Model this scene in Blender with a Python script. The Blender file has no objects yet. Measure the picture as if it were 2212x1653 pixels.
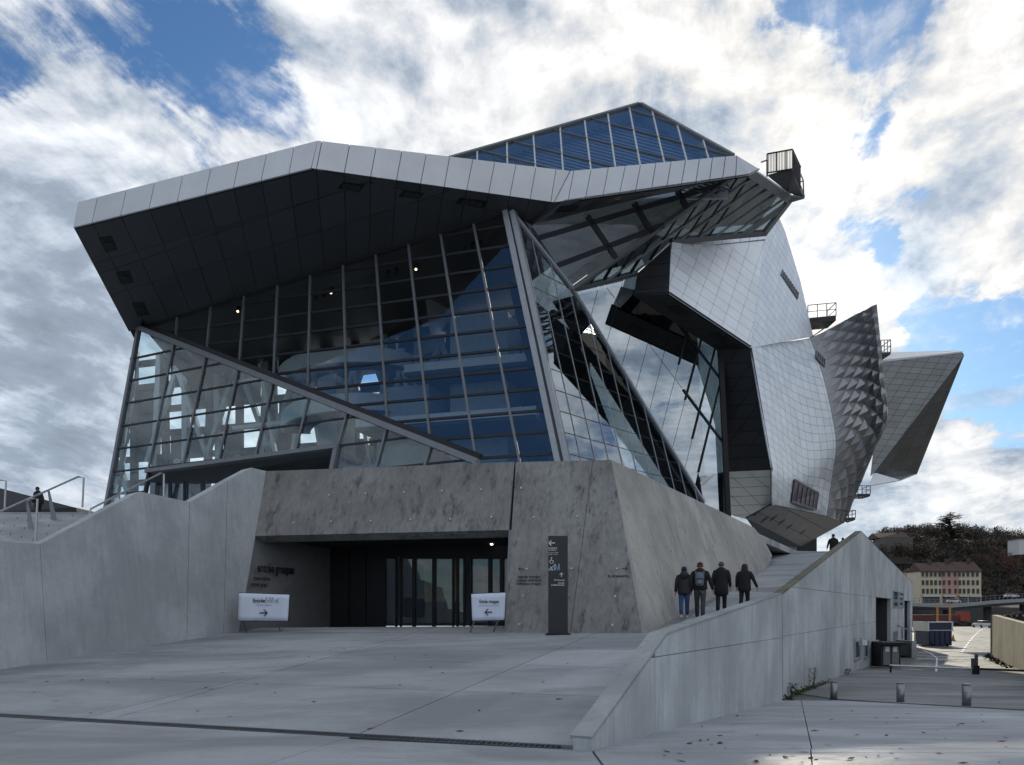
import bpy, bmesh, math, random
import numpy as np
from mathutils import Vector, Matrix
R = math.radians
random.seed(7)
rnd = random.Random(11)
scene = bpy.context.scene
C = scene.collection

# ------------------------------------------------------------------ camera, sky, sun, exposure
F = 1700.; CX = 1106.; HY = 1316.; EYE = 1.7            # focal length and horizon measured on the photograph
cam = bpy.data.cameras.new("camera"); cam_o = bpy.data.objects.new("camera", cam); C.objects.link(cam_o)
cam_o.location = (0, 0, EYE); cam_o.rotation_euler = (R(90), 0, 0)
cam.sensor_width = 36; cam.lens = 36 * F / 2212; cam.shift_y = (HY - 826.5) / 2212
cam.clip_end = 5000; cam.clip_start = .1
scene.camera = cam_o
scene.view_settings.view_transform = 'Standard'; scene.view_settings.look = 'None'
scene.view_settings.gamma = 1; scene.view_settings.use_curve_mapping = False
scene.view_settings.exposure = 1.05
scene.render.engine = 'CYCLES'
cy = scene.cycles
cy.max_bounces = 12; cy.diffuse_bounces = 3; cy.glossy_bounces = 5; cy.transmission_bounces = 6
cy.transparent_max_bounces = 40; cy.use_denoising = True
cy.sample_clamp_indirect = 4; cy.caustics_reflective = False; cy.caustics_refractive = False

SUN_AZ, SUN_EL = 17.5, 22.0
sun_dir = Vector((math.sin(R(SUN_AZ)) * math.cos(R(SUN_EL)), math.cos(R(SUN_AZ)) * math.cos(R(SUN_EL)), math.sin(R(SUN_EL))))
sl = bpy.data.lights.new("sun", 'SUN'); sl.energy = 1.9; sl.angle = R(.6); sl.color = (1, .9, .74)
so = bpy.data.objects.new("sun", sl); C.objects.link(so)
so.rotation_euler = (-sun_dir).to_track_quat('-Z', 'Y').to_euler()

class NT:
    """small helper that writes node trees"""
    def __init__(s, tree): s.t = tree; s.n = tree.nodes; s.l = tree.links
    def new(s, typ, **kw):
        nd = s.n.new(typ)
        for k, v in kw.items(): setattr(nd, k, v)
        return nd
    def put(s, sock, v):
        if isinstance(v, bpy.types.NodeSocket): s.l.new(v, sock)
        elif v is not None: sock.default_value = v
    def m(s, op, a, b=None, c=None, clamp=False):
        nd = s.new('ShaderNodeMath', operation=op, use_clamp=clamp)
        for i, v in enumerate((a, b, c)):
            if v is not None: s.put(nd.inputs[i], v)
        return nd.outputs[0]
    def vm(s, op, a, b=None):
        nd = s.new('ShaderNodeVectorMath', operation=op)
        s.put(nd.inputs[0], a)
        if b is not None: s.put(nd.inputs[1], b)
        return nd.outputs['Value'] if op in ('DOT_PRODUCT', 'LENGTH') else nd.outputs[0]
    def noise(s, vec, scale, detail=4, rough=.55, dist=0., col=False):
        nd = s.new('ShaderNodeTexNoise')
        if vec is not None: s.l.new(vec, nd.inputs['Vector'])
        nd.inputs['Scale'].default_value = scale; nd.inputs['Detail'].default_value = detail
        nd.inputs['Roughness'].default_value = rough; nd.inputs['Distortion'].default_value = dist
        return nd.outputs[1 if col else 0]
    def rng(s, v, a, b, c=0., d=1., smooth=True):
        nd = s.new('ShaderNodeMapRange', interpolation_type='SMOOTHSTEP' if smooth else 'LINEAR')
        s.put(nd.inputs[0], v)
        for i, q in enumerate((a, b, c, d)): nd.inputs[i + 1].default_value = q
        return nd.outputs[0]
    def mix(s, f, a, b, mode='MIX'):
        nd = s.new('ShaderNodeMix', data_type='RGBA', blend_type=mode)
        s.put(nd.inputs[0], f); s.put(nd.inputs[6], a); s.put(nd.inputs[7], b)
        return nd.outputs[2]
    def scale(s, vec, sc, rot=(0, 0, 0)):
        nd = s.new('ShaderNodeMapping'); s.l.new(vec, nd.inputs[0])
        nd.inputs['Scale'].default_value = sc; nd.inputs['Rotation'].default_value = rot
        return nd.outputs[0]
def c4(c): return (c[0], c[1], c[2], 1)

world = bpy.data.worlds.new("World"); scene.world = world; world.use_nodes = True
def build_sky():
    t = NT(world.node_tree); t.n.clear()
    out = t.new('ShaderNodeOutputWorld')
    sky = t.new('ShaderNodeTexSky', sky_type='NISHITA')
    sky.sun_disc = False; sky.sun_elevation = R(SUN_EL); sky.sun_rotation = R(SUN_AZ)
    sky.air_density = 1.0; sky.dust_density = .3; sky.ozone_density = 2.0
    bg = t.new('ShaderNodeBackground'); bg.inputs[1].default_value = .05
    t.l.new(t.mix(1.0, sky.outputs[0], (.56, .80, 1.02, 1), 'MULTIPLY'), bg.inputs[0])
    d = t.vm('NORMALIZE', t.new('ShaderNodeTexCoord').outputs['Generated'])
    sep = t.new('ShaderNodeSeparateXYZ'); t.l.new(d, sep.inputs[0])
    x, y, z = sep.outputs
    zz = t.m('ADD', t.m('MAXIMUM', z, 0.), .16)
    cmb = t.new('ShaderNodeCombineXYZ')
    t.l.new(t.m('DIVIDE', x, zz), cmb.inputs[0]); t.l.new(t.m('DIVIDE', y, zz), cmb.inputs[1])
    p = t.scale(cmb.outputs[0], (1, .72, 1), (0, 0, R(25)))
    warp = t.vm('MULTIPLY', t.vm('SUBTRACT', t.noise(p, 1.1, 3, .5, 0, True), (.5, .5, .5)), (.5, .5, .5))
    pw_ = t.vm('ADD', p, warp)
    n1 = t.noise(pw_, 1.25, 12, .60, .15)
    n2 = t.noise(t.vm('ADD', p, (7.3, 2.1, 3.)), .5, 3, .5)
    n3 = t.noise(t.vm('ADD', t.scale(d, (1, 1, 1.7)), (3.1, 1.7, 8.)), 5.5, 10, .58, .25)
    n4 = t.noise(t.scale(pw_, (1.5, .7, 1), (0, 0, R(12))), 5.5, 7, .66, .3)
    n5 = t.noise(t.scale(p, (.35, 2.2, 1), (0, 0, R(-38))), 1.7, 8, .62, .5)   # long torn streaks
    # sampled again a little towards the sun: the difference lights the cloud edges
    n1b = t.noise(t.vm('ADD', pw_, (.03, .10, 0)), 1.25, 12, .60, .15)
    n3b = t.noise(t.vm('ADD', t.scale(d, (1, 1, 1.7)), (3.118, 1.7, 8.035)), 5.5, 10, .58, .25)
    def dirv(px, py):
        v = Vector(((px - CX) / F, 1, (HY - py) / F)).normalized(); return (v.x, v.y, v.z)
    def blob(px, py, r):
        s_ = r / F
        return t.m('EXPONENT', t.m('MULTIPLY', t.m('SUBTRACT', t.vm('DOT_PRODUCT', d, dirv(px, py)), 1.), 2. / (s_ * s_)))
    def total(lst):
        acc = None
        for (px, py, r, w) in lst:
            acc = t.m('MULTIPLY', blob(px, py, r), w) if acc is None else t.m('MULTIPLY_ADD', blob(px, py, r), w, acc)
        return acc
    d0 = d; d = t.vm('NORMALIZE', t.vm('ADD', d, t.vm('MULTIPLY', t.vm('SUBTRACT', t.noise(t.scale(d, (1, 1, 1.5)), 7., 6, .62, .3, True), (.5, .5, .5)), (.17, .17, .13))))
    shape = total([(60, 110, 140, -.30), (320, 60, 140, -.19), (500, 220, 120, -.20), (130, 300, 120, .12), (200, 130, 60, .12), (420, 330, 70, -.1), (640, 280, 60, -.14), (310, 380, 34, -.24), (430, 130, 70, -.08),
                   (1860, 40, 110, -.34), (1690, 20, 60, -.18), (1875, 300, 52, -.32), (1930, 490, 58, -.42), (2085, 715, 95, -.46), (2165, 830, 85, -.40), (2160, 470, 120, .34), (2020, 390, 80, .2),
                   (2000, 640, 50, -.2), (2130, 900, 40, -.1), (1000, 300, 80, -.05),
                   (800, 160, 170, .16), (1250, 110, 230, .14), (1640, 280, 190, .18), (2080, 300, 150, .18), (1830, 640, 100, .26),
                   (200, 330, 170, .16), (120, 720, 230, .28), (2080, 1000, 110, .2), (1960, 1100, 130, .12), (60, 960, 120, .12)])
    d = d0
    n6 = t.noise(t.scale(pw_, (1.3, .8, 1)), 17., 5, .65, .2)
    c5 = lambda n, w: t.m('MULTIPLY', t.m('SUBTRACT', n, .5), w)
    dens = t.m('ADD', t.m('ADD', n1, c5(n2, .25)), t.m('ADD', shape, t.m('ADD', c5(n3, .42), t.m('ADD', t.m('ADD', c5(n4, .34), c5(n6, .20)), c5(n5, .44)))))
    gap = lambda v, r, w: t.m('MULTIPLY', t.m('EXPONENT', t.m('MULTIPLY', t.m('SUBTRACT', t.vm('DOT_PRODUCT', d, tuple(Vector(v).normalized())), 1.), 2. / (r * r))), w)
    gaps_ = t.m('ADD', gap((-.55, -.70, .46), .30, -.34), gap((.1, .1, .97), .34, -.24))
    dens = t.m('ADD', dens, gaps_)      # blue gaps that the facades mirror
    alpha = t.m('MULTIPLY', t.m('MAXIMUM', t.rng(dens, .315, .475), t.m('MULTIPLY', t.rng(t.m('ADD', t.m('ADD', n5, c5(n6, .5)), t.m('MULTIPLY', gaps_, .8)), .44, .70), .5)), .97)
    edge = t.m('ADD', t.m('MULTIPLY', t.m('SUBTRACT', n1, n1b), .75), t.m('MULTIPLY', t.m('SUBTRACT', n3, n3b), 1.1))
    glow = blob(1700, 520, 640)
    glow2 = blob(1745, 590, 250)
    dark = total([(60, 720, 280, .13), (60, 960, 120, .09), (1960, 560, 60, .17), (1860, 1120, 160, .12), (250, 520, 130, .05), (2000, 640, 60, .1)])
    thick = t.rng(dens, .62, .95)
    lum = t.m('ADD', t.m('ADD', .342, t.m('MULTIPLY', glow, .045)), t.m('SUBTRACT', edge, t.m('ADD', dark, t.m('MULTIPLY', thick, .07))))
    lum = t.m('ADD', lum, t.m('ADD', c5(n3, .20), t.m('ADD', c5(n4, .24), c5(n6, .24))))
    lum = t.m('ADD', t.m('MAXIMUM', lum, .17), t.m('MULTIPLY', t.m('MINIMUM', lum, .17), .3))
    tint = t.mix(t.rng(lum, .18, .46, 0, 1), (.80, .95, 1.16, 1), t.mix(t.m('MULTIPLY', glow, .9, clamp=True), (.95, .98, 1.03, 1), (1.03, .99, .92, 1)))
    tint = t.mix(t.m('MULTIPLY', dark, 2.6, clamp=True), tint, (.78, .95, 1.16, 1))
    lumc = t.new('ShaderNodeCombineXYZ')
    l2 = t.m('ADD', lum, t.m('MULTIPLY', glow2, .12))
    for i in range(3): t.l.new(l2, lumc.inputs[i])
    bg2 = t.new('ShaderNodeBackground')
    t.l.new(t.vm('MULTIPLY', tint, lumc.outputs[0]), bg2.inputs[0])
    ms = t.new('ShaderNodeMixShader')
    t.l.new(alpha, ms.inputs[0]); t.l.new(bg.outputs[0], ms.inputs[1]); t.l.new(bg2.outputs[0], ms.inputs[2])
    t.l.new(ms.outputs[0], out.inputs[0])
build_sky()

# ------------------------------------------------------------------ geometry helpers
CAM = np.array([0, 0, EYE])
def px(x, y, d): return np.array([(x - CX) / F * d, d, EYE + (HY - y) / F * d])
def pl(a, b, c):
    n = np.cross(b - a, c - a); n = n / np.linalg.norm(n)
    if n @ (CAM - a) < 0: n = -n
    return n, n @ a
def hit(p, x, y):
    n, k = p; r = np.array([(x - CX) / F, 1, (HY - y) / F]); return CAM + r * ((k - n @ CAM) / (n @ r))
def nrm(v): return v / np.linalg.norm(v)
V = lambda *a: np.array(a, float)
WL = {}
def wl(o):
    while o is not None and o.name not in WL: o = o.parent
    return WL[o.name] if o is not None else np.zeros(3)
def thing(name, label, cat, loc=(0, 0, 0), group=None):
    o = bpy.data.objects.new(name, None); C.objects.link(o); o.location = loc
    o.empty_display_size = .2
    o['label'] = label; o['category'] = cat
    if group: o['group'] = group
    WL[o.name] = np.array(loc, float); return o
def tag(o, label=None, cat=None, group=None, kind=None):
    for k, v in (('label', label), ('category', cat), ('group', group), ('kind', kind)):
        if v: o[k] = v
    return o
class MB:
    def __init__(s): s.v = []; s.f = []; s.mi = []
    def add(s, vs, fs, mi=0):
        b = len(s.v); s.v += [tuple(map(float, q)) for q in vs]
        for f in fs: s.f.append([b + i for i in f]); s.mi.append(mi)
    def prism(s, poly, n, t, mi=0):
        """polygon (its front) pushed back by t against n"""
        poly = [np.array(q, float) for q in poly]; k = len(poly)
        a = sum(np.cross(poly[i] - poly[0], poly[(i + 1) % k] - poly[0]) for i in range(1, k - 1))
        if a @ n < 0: poly = poly[::-1]
        back = [q - n * t for q in poly]
        s.add(poly + back, [list(range(k)), list(range(2 * k - 1, k - 1, -1))] + [[(i + 1) % k, i, k + i, k + (i + 1) % k] for i in range(k)], mi)
    def bar(s, p, q, w, h, up=(0, 0, 1), mi=0):
        p = np.array(p, float); q = np.array(q, float); d = nrm(q - p); up = np.array(up, float)
        if abs(d @ nrm(up)) > .98: up = V(0, 1, 0) if abs(d[1]) < .9 else V(1, 0, 0)
        sd = nrm(np.cross(d, up)); u = np.cross(sd, d)
        c = [(-w / 2, -h / 2), (w / 2, -h / 2), (w / 2, h / 2), (-w / 2, h / 2)]
        vs = [p + sd * a + u * b for a, b in c] + [q + sd * a + u * b for a, b in c]
        s.add(vs, [[0, 3, 2, 1], [4, 5, 6, 7], [0, 1, 5, 4], [1, 2, 6, 5], [2, 3, 7, 6], [3, 0, 4, 7]], mi)
    def box(s, c, sz, yaw=0, mi=0):
        cs, sn = math.cos(yaw), math.sin(yaw); vs = []
        for dz in (-1, 1):
            for dx, dy in ((-1, -1), (1, -1), (1, 1), (-1, 1)):
                a, b = dx * sz[0] / 2, dy * sz[1] / 2
                vs.append((c[0] + a * cs - b * sn, c[1] + a * sn + b * cs, c[2] + dz * sz[2] / 2))
        s.add(vs, [[3, 2, 1, 0], [4, 5, 6, 7], [0, 1, 5, 4], [1, 2, 6, 5], [2, 3, 7, 6], [3, 0, 4, 7]], mi)
    def tube(s, path, r, n=8, mi=0, cap=True):
        path = [np.array(q, float) for q in path]; rr = r if isinstance(r, (list, tuple)) else [r] * len(path)
        rings = []; ref = None
        for i, q in enumerate(path):
            d = nrm(path[min(i + 1, len(path) - 1)] - path[max(i - 1, 0)])
            if ref is None: ref = V(0, 0, 1) if abs(d[2]) < .9 else V(1, 0, 0)
            a = nrm(np.cross(d, ref)); b = np.cross(a, d); ref = b
            rings.append([q + (a * math.cos(2 * math.pi * k / n) + b * math.sin(2 * math.pi * k / n)) * rr[i] for k in range(n)])
        s.rings(rings, mi, cap)
    def rings(s, rings, mi=0, cap=True):
        n = len(rings[0]); vs = [q for g in rings for q in g]; fs = []
        for i in range(len(rings) - 1):
            for k in range(n):
                fs.append([i * n + k, i * n + (k + 1) % n, (i + 1) * n + (k + 1) % n, (i + 1) * n + k])
        if cap: fs += [list(range(n))[::-1], [(len(rings) - 1) * n + k for k in range(n)]]
        s.add(vs, fs, mi)
    def build(s, name, mats, parent=None, smooth=False, recalc=True):
        o_ = wl(parent) if parent is not None else np.zeros(3)
        me = bpy.data.meshes.new(name)
        me.from_pydata([tuple(np.array(q) - o_) for q in s.v], [], s.f)
        for m in (mats if isinstance(mats, (list, tuple)) else [mats]): me.materials.append(m)
        me.polygons.foreach_set('material_index', s.mi)
        if smooth: me.polygons.foreach_set('use_smooth', [True] * len(me.polygons))
        if recalc:
            bm = bmesh.new(); bm.from_mesh(me); bmesh.ops.recalc_face_normals(bm, faces=bm.faces); bm.to_mesh(me); bm.free()
        me.update()
        o = bpy.data.objects.new(name, me); C.objects.link(o)
        if parent is not None: o.parent = parent
        return o
def one(name, mats, parent, fn, *a, **k):
    b = MB(); getattr(b, fn)(*a, **k); return b.build(name, mats, parent)
def structure(o, label=None): o['kind'] = 'structure'; 0 if not label else o.__setitem__('label', label); return o
def dup(root, loc=None, label=None):
    def rec(o, p):
        c = o.copy(); C.objects.link(c)
        if p is not None: c.parent = p
        for ch in o.children: rec(ch, c)
        return c
    r = rec(root, None)
    if loc is not None: r.location = loc
    if label: r['label'] = label
    WL[r.name] = np.array(r.location); return r

def basis(n):
    a = nrm(np.cross(V(0, 0, 1) if abs(n[2]) < .95 else V(0, 1, 0), n)); return a, np.cross(n, a)
def clip(poly, p, q):
    """part of a 2D polygon on the left of the line p->q"""
    d = (q[0] - p[0], q[1] - p[1]); out = []
    sd = [d[0] * (v[1] - p[1]) - d[1] * (v[0] - p[0]) for v in poly]
    for i in range(len(poly)):
        a, b, sa, sb = poly[i], poly[(i + 1) % len(poly)], sd[i], sd[(i + 1) % len(poly)]
        if sa >= 0: out.append(a)
        if (sa > 0 and sb < 0) or (sa < 0 and sb > 0):
            t = sa / (sa - sb); out.append((a[0] + (b[0] - a[0]) * t, a[1] + (b[1] - a[1]) * t))
    return out
def area2(p): return .5 * sum(p[i][0] * p[(i + 1) % len(p)][1] - p[(i + 1) % len(p)][0] * p[i][1] for i in range(len(p)))
def inset(poly, g):
    if area2(poly) < 0: poly = poly[::-1]
    out = poly
    for i in range(len(poly)):
        a, b = poly[i], poly[(i + 1) % len(poly)]; L = math.hypot(b[0] - a[0], b[1] - a[1])
        if L < 1e-6: continue
        nx, ny = -(b[1] - a[1]) / L * g, (b[0] - a[0]) / L * g
        out = clip(out, (a[0] + nx, a[1] + ny), (b[0] + nx, b[1] + ny))
        if len(out) < 3: return None
    return out
def tile(plane, outline, lines, gap, minarea=.01):
    """cut a convex outline lying on a plane along lines (pairs of points) into separate cells"""
    n, k = plane; e1, e2 = basis(n); o = n * k
    to2 = lambda q: ((q - o) @ e1, (q - o) @ e2)
    to3 = lambda q: o + e1 * q[0] + e2 * q[1]
    cells = [[to2(q) for q in outline]]
    if area2(cells[0]) < 0: cells[0] = cells[0][::-1]
    for (a, b) in lines:
        a2, b2 = to2(a), to2(b); nxt = []
        for c in cells:
            for h in (clip(c, a2, b2), clip(c, b2, a2)):
                if len(h) > 2 and abs(area2(h)) > 1e-5: nxt.append(h)
        cells = nxt
    out = []
    for c in cells:
        g = inset(c, gap / 2) if gap > 0 else c
        if g and len(g) > 2 and abs(area2(g)) > minarea: out.append([to3(q) for q in g])
    return out
def proj(q): return (CX + q[0] / q[1] * F, HY - (q[2] - EYE) / q[1] * F)
def pxarea(poly): return abs(area2([proj(q) for q in poly]))
def pieces(name, polys, plane_n, proud, thick, mat, parent, limit=290, label=None):
    """each polygon a slab of its own; past the limit the smallest ones are joined"""
    polys = sorted(polys, key=lambda p: -pxarea(p))
    for i, p in enumerate(polys[:limit]):
        b = MB(); b.prism([q + plane_n * proud for q in p], plane_n, thick); b.build(name, mat, parent)
    if len(polys) > limit:
        b = MB()
        for p in polys[limit:]: b.prism([q + plane_n * proud for q in p], plane_n, thick)
        tag(b.build(name, mat, parent), kind='stuff')
def plate(name, plane, outline, back, thick, mat, parent):
    b = MB(); b.prism([q - plane[0] * back for q in outline], plane[0], thick); return b.build(name, mat, parent)

# ------------------------------------------------------------------ materials
def material(name):
    m = bpy.data.materials.new(name); m.use_nodes = True; t = NT(m.node_tree)
    b = t.n['Principled BSDF']; return m, t, b
def pos(t): return t.new('ShaderNodeNewGeometry').outputs['Position']
def bump(t, b, h, strength=.3, dist=.02):
    nd = t.new('ShaderNodeBump'); nd.inputs['Strength'].default_value = strength; nd.inputs['Distance'].default_value = dist
    t.l.new(h, nd.inputs['Height']); t.l.new(nd.outputs[0], b.inputs['Normal'])
def plain(name, col, rough=.6, metal=0., var=.12, scale=3., spec=.5):
    m, t, b = material(name)
    n = t.noise(pos(t), scale, 5, .6)
    f = t.rng(n, .25, .75, 1 - var, 1 + var, False)
    ri = t.new('ShaderNodeObjectInfo').outputs['Random']
    f = t.m('MULTIPLY', f, t.rng(ri, 0, 1, 1 - var * .5, 1 + var * .5, False))
    cc = t.new('ShaderNodeCombineXYZ')
    for i in range(3): t.l.new(t.m('MULTIPLY', f, col[i]), cc.inputs[i])
    t.l.new(cc.outputs[0], b.inputs['Base Color'])
    t.l.new(t.rng(n, .2, .8, max(rough - .08, .02), min(rough + .08, 1), False), b.inputs['Roughness'])
    b.inputs['Metallic'].default_value = metal; b.inputs['Specular IOR Level'].default_value = spec
    return m
def concrete(name, col, streak=.5, dark=(.045, .045, .04), moss=0., rough=.85, seams=0.):
    m, t, b = material(name); p = pos(t)
    big = t.noise(p, .35, 5, .6); fine = t.noise(p, 9., 6, .65); mid = t.noise(p, 1.7, 5, .6, .3)
    base = t.mix(t.rng(big, .34, .66), c4([c * .70 for c in col]), c4([c * 1.12 for c in col]))
    base = t.mix(t.rng(mid, .45, .75, 0, .35), base, c4([col[0] * .7, col[1] * .73, col[2] * .76]))
    s1 = t.noise(t.scale(p, (2.2, 2.2, .16)), 1., 6, .65, .15)
    s2 = t.noise(t.scale(p, (7., 7., .5)), 1., 4, .6, .1)
    st = t.m('MULTIPLY', t.rng(s1, .5, .72), t.rng(s2, .35, .7, .25, 1.))
    base = t.mix(t.m('MULTIPLY', st, streak), base, c4(dark))
    li = t.m('MULTIPLY', t.rng(t.noise(t.scale(p, (5., 5., .12)), 1., 4, .6), .55, .75), .28 * streak)
    base = t.mix(li, base, c4([min(c * 1.6, .6) for c in col]))
    base = t.mix(t.rng(fine, .35, .75, 0, .25), base, c4([c * .6 for c in col]))
    vs_ = t.noise(t.scale(p, (9., 9., .4)), 1., 5, .7, .2); base = t.mix(t.m('MULTIPLY', t.rng(vs_, .40, .68), .42 * min(streak, 1.)), base, c4([c * .45 for c in col]))
    if streak > 1: base = t.mix(t.m('MULTIPLY', t.m('MULTIPLY', t.rng(t.noise(t.scale(p, (6., 6., .6)), 1., 4, .6, .2), .50, .68), t.rng(s1, .40, .60)), .65), base, c4(dark))
    if moss: base = t.mix(t.m('MULTIPLY', t.rng(t.noise(p, .9, 6, .7), .5, .7), moss), base, (.07, .065, .025, 1))
    ri = t.new('ShaderNodeObjectInfo').outputs['Random']
    base = t.mix(t.rng(ri, 0, 1, 0, .22, False), base, c4([c * .55 for c in col]))
    t.l.new(base, b.inputs['Base Color']); b.inputs['Specular IOR Level'].default_value = .3
    t.l.new(t.rng(mid, .3, .7, rough - .12, rough + .08), b.inputs['Roughness'])
    bump(t, b, t.m('ADD', fine, t.m('MULTIPLY', mid, 2.)), .25, .015)
    return m
def paving(name, col, wet=.3, rough=.8, grain=14.):
    m, t, b = material(name); p = pos(t)
    big = t.noise(t.scale(p, (.5, 1., 1)), .45, 6, .62, .4); fine = t.noise(p, grain, 6, .7); mid = t.noise(t.scale(p, (.6, 1.3, 1)), 1.6, 6, .65, .6)
    base = t.mix(t.rng(big, .36, .64), c4([c * .60 for c in col]), c4([c * 1.10 for c in col]))
    base = t.mix(t.rng(mid, .52, .72, 0, .55), base, c4([c * .62 for c in col]))
    base = t.mix(t.rng(mid, .26, .44, .3, 0.), base, c4([c * 1.4 for c in col]))
    base = t.mix(t.rng(fine, .35, .75, 0, .35), base, c4([c * .55 for c in col]))
    ri = t.new('ShaderNodeObjectInfo').outputs['Random']
    base = t.mix(t.rng(ri, 0, 1, 0, .42, False), base, c4([c * .6 for c in col]))
    t.l.new(base, b.inputs['Base Color'])
    w = t.rng(t.noise(t.scale(p, (.4, 1.2, 1)), .55, 5, .6, .5), .48, .62)
    t.l.new(t.rng(w, 0, 1, rough, rough - wet, False), b.inputs['Roughness'])
    bump(t, b, t.m('ADD', fine, mid), .35, .01)
    return m
def metal_panel(name, col, rough=.38, var=.10, metal=.85):
    m, t, b = material(name)
    ri = t.new('ShaderNodeObjectInfo').outputs['Random']
    isl = t.new('ShaderNodeNewGeometry').outputs['Random Per Island']
    k = t.m('FRACT', t.m('ADD', ri, isl))
    f = t.m('MULTIPLY', t.rng(k, 0, 1, 1 - var, 1 + var, False), t.rng(t.noise(pos(t), .5, 4), .3, .7, .93, 1.06, False))
    cc = t.new('ShaderNodeCombineXYZ')
    for i in range(3): t.l.new(t.m('MULTIPLY', f, col[i]), cc.inputs[i])
    t.l.new(cc.outputs[0], b.inputs['Base Color']); b.inputs['Metallic'].default_value = metal
    t.l.new(t.rng(k, 0, 1, rough - .06, rough + .06, False), b.inputs['Roughness'])
    return m
def glass(name, tint, refl=.12, boost=.9, wob=.006):
    m, t, b = material(name); t.n.remove(b); out = t.n['Material Output']
    geo = t.new('ShaderNodeNewGeometry')
    cs_ = t.m('ABSOLUTE', t.vm('DOT_PRODUCT', geo.outputs['Normal'], geo.outputs['Incoming']))
    fr = t.m('POWER', t.m('SUBTRACT', 1., cs_, clamp=True), 5.)
    fac = t.m('MULTIPLY_ADD', fr, boost, refl, clamp=True)
    tr = t.new('ShaderNodeBsdfTransparent'); tr.inputs[0].default_value = c4(tint)
    gl = t.new('ShaderNodeBsdfGlossy'); gl.inputs[0].default_value = (.88, .95, 1, 1); gl.inputs['Roughness'].default_value = .0
    if wob:   # panes are never quite flat: slow wobble of the reflected picture, each pane its own
        bp = t.new('ShaderNodeBump'); bp.inputs['Strength'].default_value = 1; bp.inputs['Distance'].default_value = wob
        ri = t.new('ShaderNodeObjectInfo').outputs['Random']
        off = t.new('ShaderNodeCombineXYZ'); t.l.new(t.m('MULTIPLY', ri, 50.), off.inputs[0])
        t.l.new(t.noise(t.vm('ADD', pos(t), off.outputs[0]), .8, 2, .4), bp.inputs['Height'])
        t.l.new(bp.outputs[0], gl.inputs['Normal'])
    ms = t.new('ShaderNodeMixShader'); t.l.new(fac, ms.inputs[0]); t.l.new(tr.outputs[0], ms.inputs[1]); t.l.new(gl.outputs[0], ms.inputs[2])
    t.l.new(ms.outputs[0], out.inputs[0]); return m
def emitter(name, col, e):
    m, t, b = material(name); b.inputs['Base Color'].default_value = c4(col)
    b.inputs['Emission Color'].default_value = c4(col); b.inputs['Emission Strength'].default_value = e; return m

M = {}
M['conc_wall'] = concrete('pale_concrete', (.45, .48, .50), .50, (.17, .18, .19))
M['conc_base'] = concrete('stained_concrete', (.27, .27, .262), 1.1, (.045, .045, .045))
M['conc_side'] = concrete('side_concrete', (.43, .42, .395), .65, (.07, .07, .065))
M['conc_ramp'] = concrete('ramp_wall_concrete', (.50, .54, .56), .6, (.11, .12, .12))
M['conc_moss'] = concrete('mossy_cap', (.19, .18, .14), .5, (.05, .05, .03), .8)
M['conc_cap'] = concrete('wall_cap', (.36, .38, .38), .3, (.1, .1, .1))
M['conc_yard'] = concrete('yard_wall_concrete', (.40, .37, .27), .4, (.12, .11, .07), .15)
M['plaza'] = paving('plaza_concrete', (.37, .39, .405), .25)
M['pave'] = paving('pavement_concrete', (.42, .445, .47), .42)
M['apron'] = paving('apron_aggregate', (.25, .255, .26), .25, .85, 30.)
M['yard'] = paving('yard_asphalt', (.13, .13, .12), .55, .75, 20.)
M['ramp'] = paving('ramp_concrete', (.38, .405, .42), .3)
M['step'] = paving('step_concrete', (.62, .64, .65), .2)
M['joint'] = plain('dark_joint', (.02, .021, .023), .9)
M['drain'] = plain('steel_grate', (.12, .13, .14), .5, .6)
M['fascia'] = metal_panel('fascia_aluminium', (.60, .62, .65), .5, .04, .2)
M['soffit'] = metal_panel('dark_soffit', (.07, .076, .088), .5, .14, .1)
M['steel'] = metal_panel('stainless_panel', (.72, .76, .80), .45, .07, .6)
M['steel_dark'] = metal_panel('shaded_steel_panel', (.20, .20, .21), .42, .10, .8)  # stainless made darker: shade on overhanging and turned-away faces is put into its colour
M['pyr'] = metal_panel('pyramid_panel', (.31, .315, .335), .40, .05, .6)  # base colour carries the shade of this overhanging wall
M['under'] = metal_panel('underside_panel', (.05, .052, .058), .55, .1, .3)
M['lattice'] = metal_panel('lattice_panel', (.55, .59, .62), .45, .06, .5)
M['mull'] = plain('mullion_grey', (.19, .205, .225), .6)
M['mast'] = plain('mast_grey', (.36, .385, .42), .6)
M['trans'] = plain('transom_dark', (.03, .034, .042), .75)
M['black'] = plain('black_steel', (.018, .019, .022), .5, .4)
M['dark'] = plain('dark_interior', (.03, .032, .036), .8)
M['inner'] = plain('inner_grey', (.34, .36, .38), .7); M['pale'] = plain('pale_paint', (.55, .56, .55), .5)
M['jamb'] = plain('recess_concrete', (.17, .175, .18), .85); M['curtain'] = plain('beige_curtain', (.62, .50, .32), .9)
M['white'] = plain('inner_white', (.50, .51, .52), .6)
M['glass'] = glass('facade_glass', (.92, .96, .98), .075, .8, .0025)
M['glass_t'] = glass('teal_glass', (.88, .96, .98), .05, .7, .003)
M['glass_d'] = glass('dark_side_glass', (.45, .52, .56), .30, .7, .002)
M['glass_r'] = glass('blue_roof_glass', (.82, .88, .94), .15, .7, .003)
M['glass_m'] = glass('mirror_glass', (.35, .42, .47), .42, .6, .0015)
M['door_glass'] = glass('door_glass', (.8, .84, .85), .05, .85)
M['sign'] = plain('sign_black', (.014, .018, .023), .4, .0)
M['ink'] = plain('black_ink', (.012, .013, .02), .7)
M['letter'] = plain('white_letter', (.75, .77, .8), .6)
M['blue'] = plain('blue_letter', (.35, .55, .8), .6)
M['banner'] = plain('banner_sheet', (.62, .68, .80), .65, 0, .04, 1.)
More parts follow.
